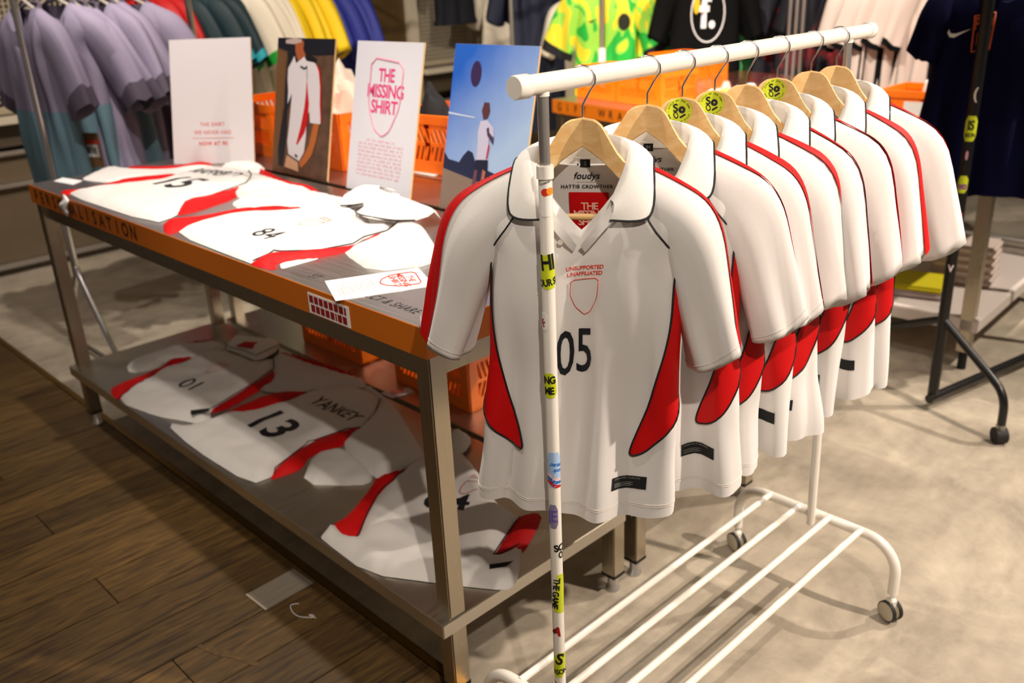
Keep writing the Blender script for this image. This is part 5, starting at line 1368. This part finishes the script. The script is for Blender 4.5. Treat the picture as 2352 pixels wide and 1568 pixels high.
# far shelf table
t = thing('steel_shelf_table', 'steel table with rolled cloths behind the far end of the rack', 'table', (-2.95, 5.45, 0))
MB().box(-.75, -.35, .93, .65, .35, 1.0, bev=.004).build('tabletop', M_STEELLEG, t)
MB().box(-.72, -.32, .30, .62, .32, .34, bev=.004).build('lower_shelf', M_WALLD, t)
for sx in (-.70, .57):
    for sy in (-.32, .28): MB().box(sx, sy, 0, sx + .045, sy + .045, .93).build('leg', M_STEELLEG, t)
MG = mat('grey_stone_cloth', '8d8a80', .9, var=.3, vscale=14)
cloth_heap('rolled_cloth', 'grey rolled cloth on the far steel table', (-2.95, 5.22, 1.0), .09, .07, .10, MG, 7)
cloth_heap('folded_cloth', 'white folded cloth left of the grey rolled cloth', (-3.20, 5.20, 1.0), .12, .08, .06, M_BOX, 8)
cloth_heap('folded_cloth', 'white folded cloth right of the grey rolled cloth', (-2.72, 5.22, 1.0), .10, .08, .045, M_BOX, 9)
# red and navy patterned shirts
def rnav():
    return mat('navy_red_blotched_jersey', '14101e', .7)
MN = bpy.data.materials.new('navy_red_blotched_jersey'); MN.use_nodes = True; nt = MN.node_tree; b = nt.nodes['Principled BSDF']; b.inputs['Roughness'].default_value = .7
n = nt.nodes.new('ShaderNodeTexNoise'); n.inputs['Scale'].default_value = 7; n.inputs['Distortion'].default_value = .8; r = nt.nodes.new('ShaderNodeValToRGB'); e = r.color_ramp.elements
e[0].position = .52; e[0].color = (*hexc('0f0e1c'), 1); e[1].position = .62; e[1].color = (*hexc('8a1216'), 1)
tc = nt.nodes.new('ShaderNodeTexCoord'); nt.links.new(tc.outputs['Object'], n.inputs['Vector']); nt.links.new(n.outputs['Fac'], r.inputs[0]); nt.links.new(r.outputs[0], b.inputs['Base Color'])
simple_rack('hanging_rail', 'hanging steel rail of navy and red shirts behind the rack\'s far end', (-2.80, 5.05, 0), radians(-45), .95, 1.95, M_CHROME2, .018, hung=True)
for i in range(4):
    bg_shirt('dark_patterned_shirt', ['first', 'second', 'third', 'fourth'][i] + ' navy and red patterned shirt behind the white rack\'s far end', (-2.84 + .11 * i, 5.0 + .03 * i, 1.62), radians(28), 160 + i, MN, 'navy and red patterned shirts', 1.2, length=.60, folds=1.4, W=False)
t = thing('steel_post', 'bundle of steel uprights beside the navy and red shirts', 'posts', (-2.70, 4.72, 0))
for i in range(3): MB().tube([(.04 * i, 0, 0), (.04 * i, 0, 2.2)], .012, 10).build('upright', M_CHROME2, t)
# white shirts with black stripes
MW2 = mat('pinkish_white_jersey', 'cdbdb4', .8)
def strp(T_, S_):
    for sd in (-1, 1):
        poly_on(lambda x, y_: S_(x, y_, .003), [(sd * (S_.half(z_) + t_), z_) for t_, z_ in ((-.01, -.15), (-.035, -.3), (-.03, -.62), (.012, -.62), (.012, -.3), (.005, -.15))], 'black_side_stripe', MK, T_, .05)
        poly_on(lambda x, y_: S_(x, y_, .004), [(sd * .050, -.20), (sd * .072, -.20), (sd * .085, -.66), (sd * .055, -.66)], 'black_front_stripe', MK, T_, .05)
        poly_on(lambda x, y_: S_(x, y_, .003), [(sd * .07, -.04), (sd * .11, -.05), (sd * .11, -.16), (sd * .075, -.16)], 'shoulder_bar_print', MK, T_, .04)
for i in range(5):
    s_ = bg_shirt('striped_white_shirt', ['first', 'second', 'third', 'fourth', 'fifth'][i] + ' white shirt with black stripes, left to right beside the navy shirts', (-2.14 + .07 * i, 4.62 + .03 * i, 1.56), radians(24 + 3 * i), 170 + i, MW2, 'white shirts with black stripes', 1.12, length=.76, extra=strp, cuff=(MK, .10), folds=1.6, wide=.8, W=False)
simple_rack('hanging_rail', 'hanging steel rail of white shirts with black stripes', (-2.09, 4.68, 0), radians(-68), .75, 1.88, M_CHROME2, hung=True)

# ------------------------------------------------------------------ gift wrap table
g = thing('gift_wrap_table', 'steel table with orange edge lettered GIFT WRA, behind the white rack', 'table', (-2.55, 3.78, 0), radians(-12))
MB().box(-.80, -.36, .972, .60, .36, .980).build('tabletop', M_STEEL, g)
MB().box(-.803, -.364, .912, .603, -.358, .980).build('edge_trim', M_ORANGE, g); MB().box(-.806, -.364, .912, -.800, .36, .980).build('edge_trim', M_STEELLEG, g); MB().box(.600, -.364, .912, .606, .36, .980).build('edge_trim', M_ORANGE, g)
MB().box(-.78, -.34, .85, .58, -.31, .915).build('apron', M_STEELLEG, g); MB().box(-.78, .31, .85, .58, .34, .915).build('apron', M_STEELLEG, g)
for sx in (-.79, .545):
    for sy in (-.35, .305):
        lg = MB().box(sx, sy, .05, sx + .045, sy + .045, .97).build('leg', M_STEELLEG, g); MB().tube([(sx + .022, sy + .022, 0), (sx + .022, sy + .022, .052)], .016, 12).build('levelling_foot', M_CHROME2, lg)
MB().box(-.78, -.33, .22, .58, .33, .255).build('lower_shelf', M_STEELSH, g)
letters('GIFT WRA', .055, .012, lambda i: (lambda x, y: Vector((x, -.3652, y + .945)), -.735 + .072 * i), 'edge_letter', M_DARKTXT, g)
# clear bin with bright packets
bn = thing('clear_bin', 'clear plastic bin of bright wrapped packets on the gift wrap table', 'bin', (-2.33, 3.86, .981), radians(-12))
MC = mat('clear_plastic', 'ffffff', .08, trans=1.0)
for a in ((-.28, -.14, 0, .28, -.137, .13), (-.28, .137, 0, .28, .14, .13), (-.28, -.14, 0, -.277, .14, .13), (.277, -.14, 0, .28, .14, .13)): MB().box(*a).build('bin_wall', MC, bn)
MB().box(-.28, -.14, 0, .28, .14, .003).build('bin_floor', MC, bn)
pc = ['f4f0ea', 'f3d34a', 'e77a6a', 'b7d8ee', 'f0efe8', 'c9e26a', 'f2b0a4', 'd8d4e8', 'f6f2e4', 'e8dcc8']
for i in range(18):
    x_ = -.22 + .088 * (i % 6); y_ = -.09 + .08 * (i // 6)
    c, s_ = cos(radians(-12)), sin(radians(-12))
    o = cloth_heap('wrapped_packet', 'crumpled %s packet in the clear bin, %s row, %s from the left' % (['white', 'yellow', 'coral', 'pale blue', 'ivory', 'lime', 'pink', 'lilac', 'cream', 'sand'][i % 10], ['front', 'middle', 'back'][i // 6], ['first', 'second', 'third', 'fourth', 'fifth', 'sixth'][i % 6]),
               (-2.33 + x_ * c - y_ * s_, 3.86 + x_ * s_ + y_ * c, .985), .045, .042, .06 + .03 * random.random(), mat('packet_' + pc[i % 10], pc[i % 10], .35), 20 + i, 'packet', 'wrapped packets in the clear bin')

# ------------------------------------------------------------------ right hand table, white shelf, crate filling
t = thing('steel_table', 'steel table with thick white lower shelf behind the black rack', 'table', (-1.62, 4.25, 0), radians(3))
MB().box(-.32, -.60, .80, .42, .50, .84, bev=.003).build('tabletop', M_STEELLEG, t)
for sx, sy in ((-.30, -.58), (.33, -.56), (-.30, .44), (.36, .44)):
    lg = MB().box(sx, sy, .08, sx + .05, sy + .05, .80, bev=.002).build('leg', M_STEELLEG, t); MB().tube([(sx + .025, sy + .025, 0), (sx + .025, sy + .025, .085)], .018, 12).build('levelling_foot', M_RUBBER, lg)
MB().box(-.30, -.56, .17, .40, .48, .225, bev=.004).build('lower_shelf', mat('white_laminate', 'd6cbc4', .4), t)
t = thing('folded_yellow_shirt', 'folded yellow shirt on the white lower shelf', 'shirt', (-1.56, 3.93, .2265), radians(15))
MB().box(-.14, -.12, .028, .14, .12, .052, bev=.010).build('upper_fold', mat('yellow_fold', 'd8cc10', .7), t); MB().box(-.15, -.125, 0, .145, .125, .028, bev=.010).build('lower_fold', mat('pale_lilac_fold', 'c4b4b4', .7), t)
t = thing('folded_white_shirt', 'white folded shirt pile left of the black rack post on the shelf', 'shirt', (-1.45, 4.22, .2265), radians(10))
for i in range(5): MB().box(-.13 + .004 * i, -.11, .036 * i, .13, .11 - .004 * i, .036 * i + .034, bev=.010).build('fold', MW2, t)
cloth_heap('white_garment', 'white cloth heaped in the labelled orange crate', (-1.68, 4.36, .85), .13, .11, .27, M_BOX, 12, 'garment')
MB().box(-.085, -.154, .095, .055, -.151, .155).build('paper_label', M_CARD, [o for o in bpy.data.objects if o.type == 'EMPTY' and o.get('label', '').startswith('orange crate with a white label')][0])
t = thing('floor_rail', 'low steel floor rail far back on the right', 'rail', (-.9, 5.6, 0))
MB().tube([(-1.2, 0, .05), (1.6, 0, .05)], .014, 10).build('rail', M_CHROME2, t)
for x_ in (-1.1, 0, 1.5): MB().tube([(x_, 0, 0), (x_, 0, .05)], .012, 8).build('support', M_CHROME2, t)

# ------------------------------------------------------------------ black rack with navy shirts
bk = thing('black_rack', 'black clothes rack with stickered post at the right edge', 'clothes rack', (-1.18, 3.30, 0))
MBK = mat('black_enamel', '0e0d0d', .35)
MB().tube([(0, 0, .045), (0, 0, 1.9)], .0195, 18).build('post', MBK, bk)
MB().tube([(0, -.03, .045), (.20, .95, .045)], .018, 14).build('base_bar', MBK, bk)
MB().tube([(0, -.05, 1.82), (.20, .95, 1.82)], .016, 14).build('rail', MBK, bk)
MB().tube([(.195, .93, .045), (.195, .93, 1.82)], .0195, 14).build('post', MBK, bk)
P = [(0, 0, .36), (.12, -.05, .285), (.235, -.10, .215), (.268, -.115, .185), (.285, -.122, .14), (.288, -.124, .06)]
MB().tube([lerp_list(P, i / 24) for i in range(25)], .0145, 14).build('brace', MBK, bk)
P = [(0, 0, .36), (-.12, .06, .30), (-.24, .12, .235), (-.272, .135, .20), (-.29, .14, .14), (-.292, .142, .06)]
MB().tube([lerp_list(P, i / 24) for i in range(25)], .0145, 14).build('brace', MBK, bk)
for cx, cy in ((.288, -.124), (-.292, .142)):
    cs = MB().tube([(cx - .014, cy - .014, .03), (cx + .014, cy + .014, .03)], .030, 20).build('caster', M_RUBBER, bk); MB().box(cx - .014, cy - .014, .035, cx + .014, cy + .014, .075, bev=.004).build('caster_fork', M_GREYPL, cs)
def bst(z_, s_, M_, hx, h_=.07, w=.034):
    R_ = .0195; A0 = math.atan2(-3.32, 1.18)
    f = lambda off: (lambda x, y: Vector(((R_ + off) * cos(A0 + x / R_), (R_ + off) * sin(A0 + x / R_), z_ + y)))
    st = None
    if M_: st = poly_on(f(.0006), [(-w / 2, -h_ / 2), (w / 2, -h_ / 2), (w / 2, h_ / 2), (-w / 2, h_ / 2)], 'sticker', M_, bk, .008, 1)
    if s_:
        for q, (ss, dy, k) in enumerate(s_): V, F_ = text2d(ss, k, .03, 0, .9, .75); map2d(lambda x, y: f(.0012)(x, y + dy), V, F_, 'sticker_lettering', mat('ink_' + hx, hx, .5), st or bk, .006)
bst(1.055, [('IS', .010, .044), ('ASON', -.022, .018)], M_LIME, '20240a', .085, .044)
bst(.865, [('ots', -.006, .034)], M_LIME, '8a3a8a', .060, .034)
bst(.965, [], mat('pale_pink_sticker', 'c890b0', .5), '0', .03, .008)
bst(.745, [('<', 0, .06)], None, 'd8501a'); bst(.56, [('V', 0, .035)], None, 'e8dcd8'); bst(1.17, [('(', 0, .05)], None, 'd8d4cc')
NV = mat('deep_navy_jersey', '050629', .85, spec=.1, bump=.1, bscale=600); NV2 = mat('deep_navy_jersey_shade', '070a20', .65)
OUTN = [(.100, -.006), (.155, -.036), (.190, -.066), (.212, -.115), (.222, -.17), (.232, -.225)]
INN = [(.105, -.135), (.120, -.15), (.128, -.17), (.140, -.205), (.150, -.235), (.158, -.262)]
DN = [.03, .042, .05, .05, .05, .05]
def nav1(T_, S_):
    f = lambda x, y: S_(x, y, .003)
    sw = [(-.035, .0), (-.026, -.016), (-.012, -.018), (.045, .012), (-.005, -.004), (-.020, -.004), (-.027, .002), (-.030, .012)]
    poly_on(f, [(x * .75 - .117, y * .75 - .165) for x, y in sw], 'curved_tick_logo', M_CARD, T_, .012, 0)
    MO = mat('rust_orange_print', 'c9531c', .6)
    line_on(f, [(-.078, -.122), (-.026, -.114), (-.030, -.212), (-.076, -.218)], .0024, 'square_emblem', MO, T_, True, .02)
    for s_, dy in (('PW', -.144), ('HI', -.186)):
        V, F_ = text2d(s_, .046, .03, 0, .95, .76); map2d(lambda x, y: f(x - .052, y + dy), V, F_, 'emblem_letters', MO, T_, .03)
bg_shirt('navy_shirt', 'navy shirt with curved white tick and orange emblem on the black rack', (-1.185, 3.44, 1.555), radians(32), 180, NV, 'navy shirts on the black rack', 1.18, length=.64, extra=nav1, folds=1.1, nq=64, nav=True)
bg_shirt('navy_shirt', 'second navy shirt on the black rack, behind the one with the emblem', (-1.13, 3.60, 1.555), radians(30), 181, NV, 'navy shirts on the black rack', 1.18, length=.66, folds=1.3, nav=True)
bg_shirt('navy_shirt', 'third navy shirt on the black rack, farthest from the camera', (-1.07, 3.76, 1.555), radians(34), 182, NV, 'navy shirts on the black rack', 1.18, length=.66, folds=1.3, nav=True)
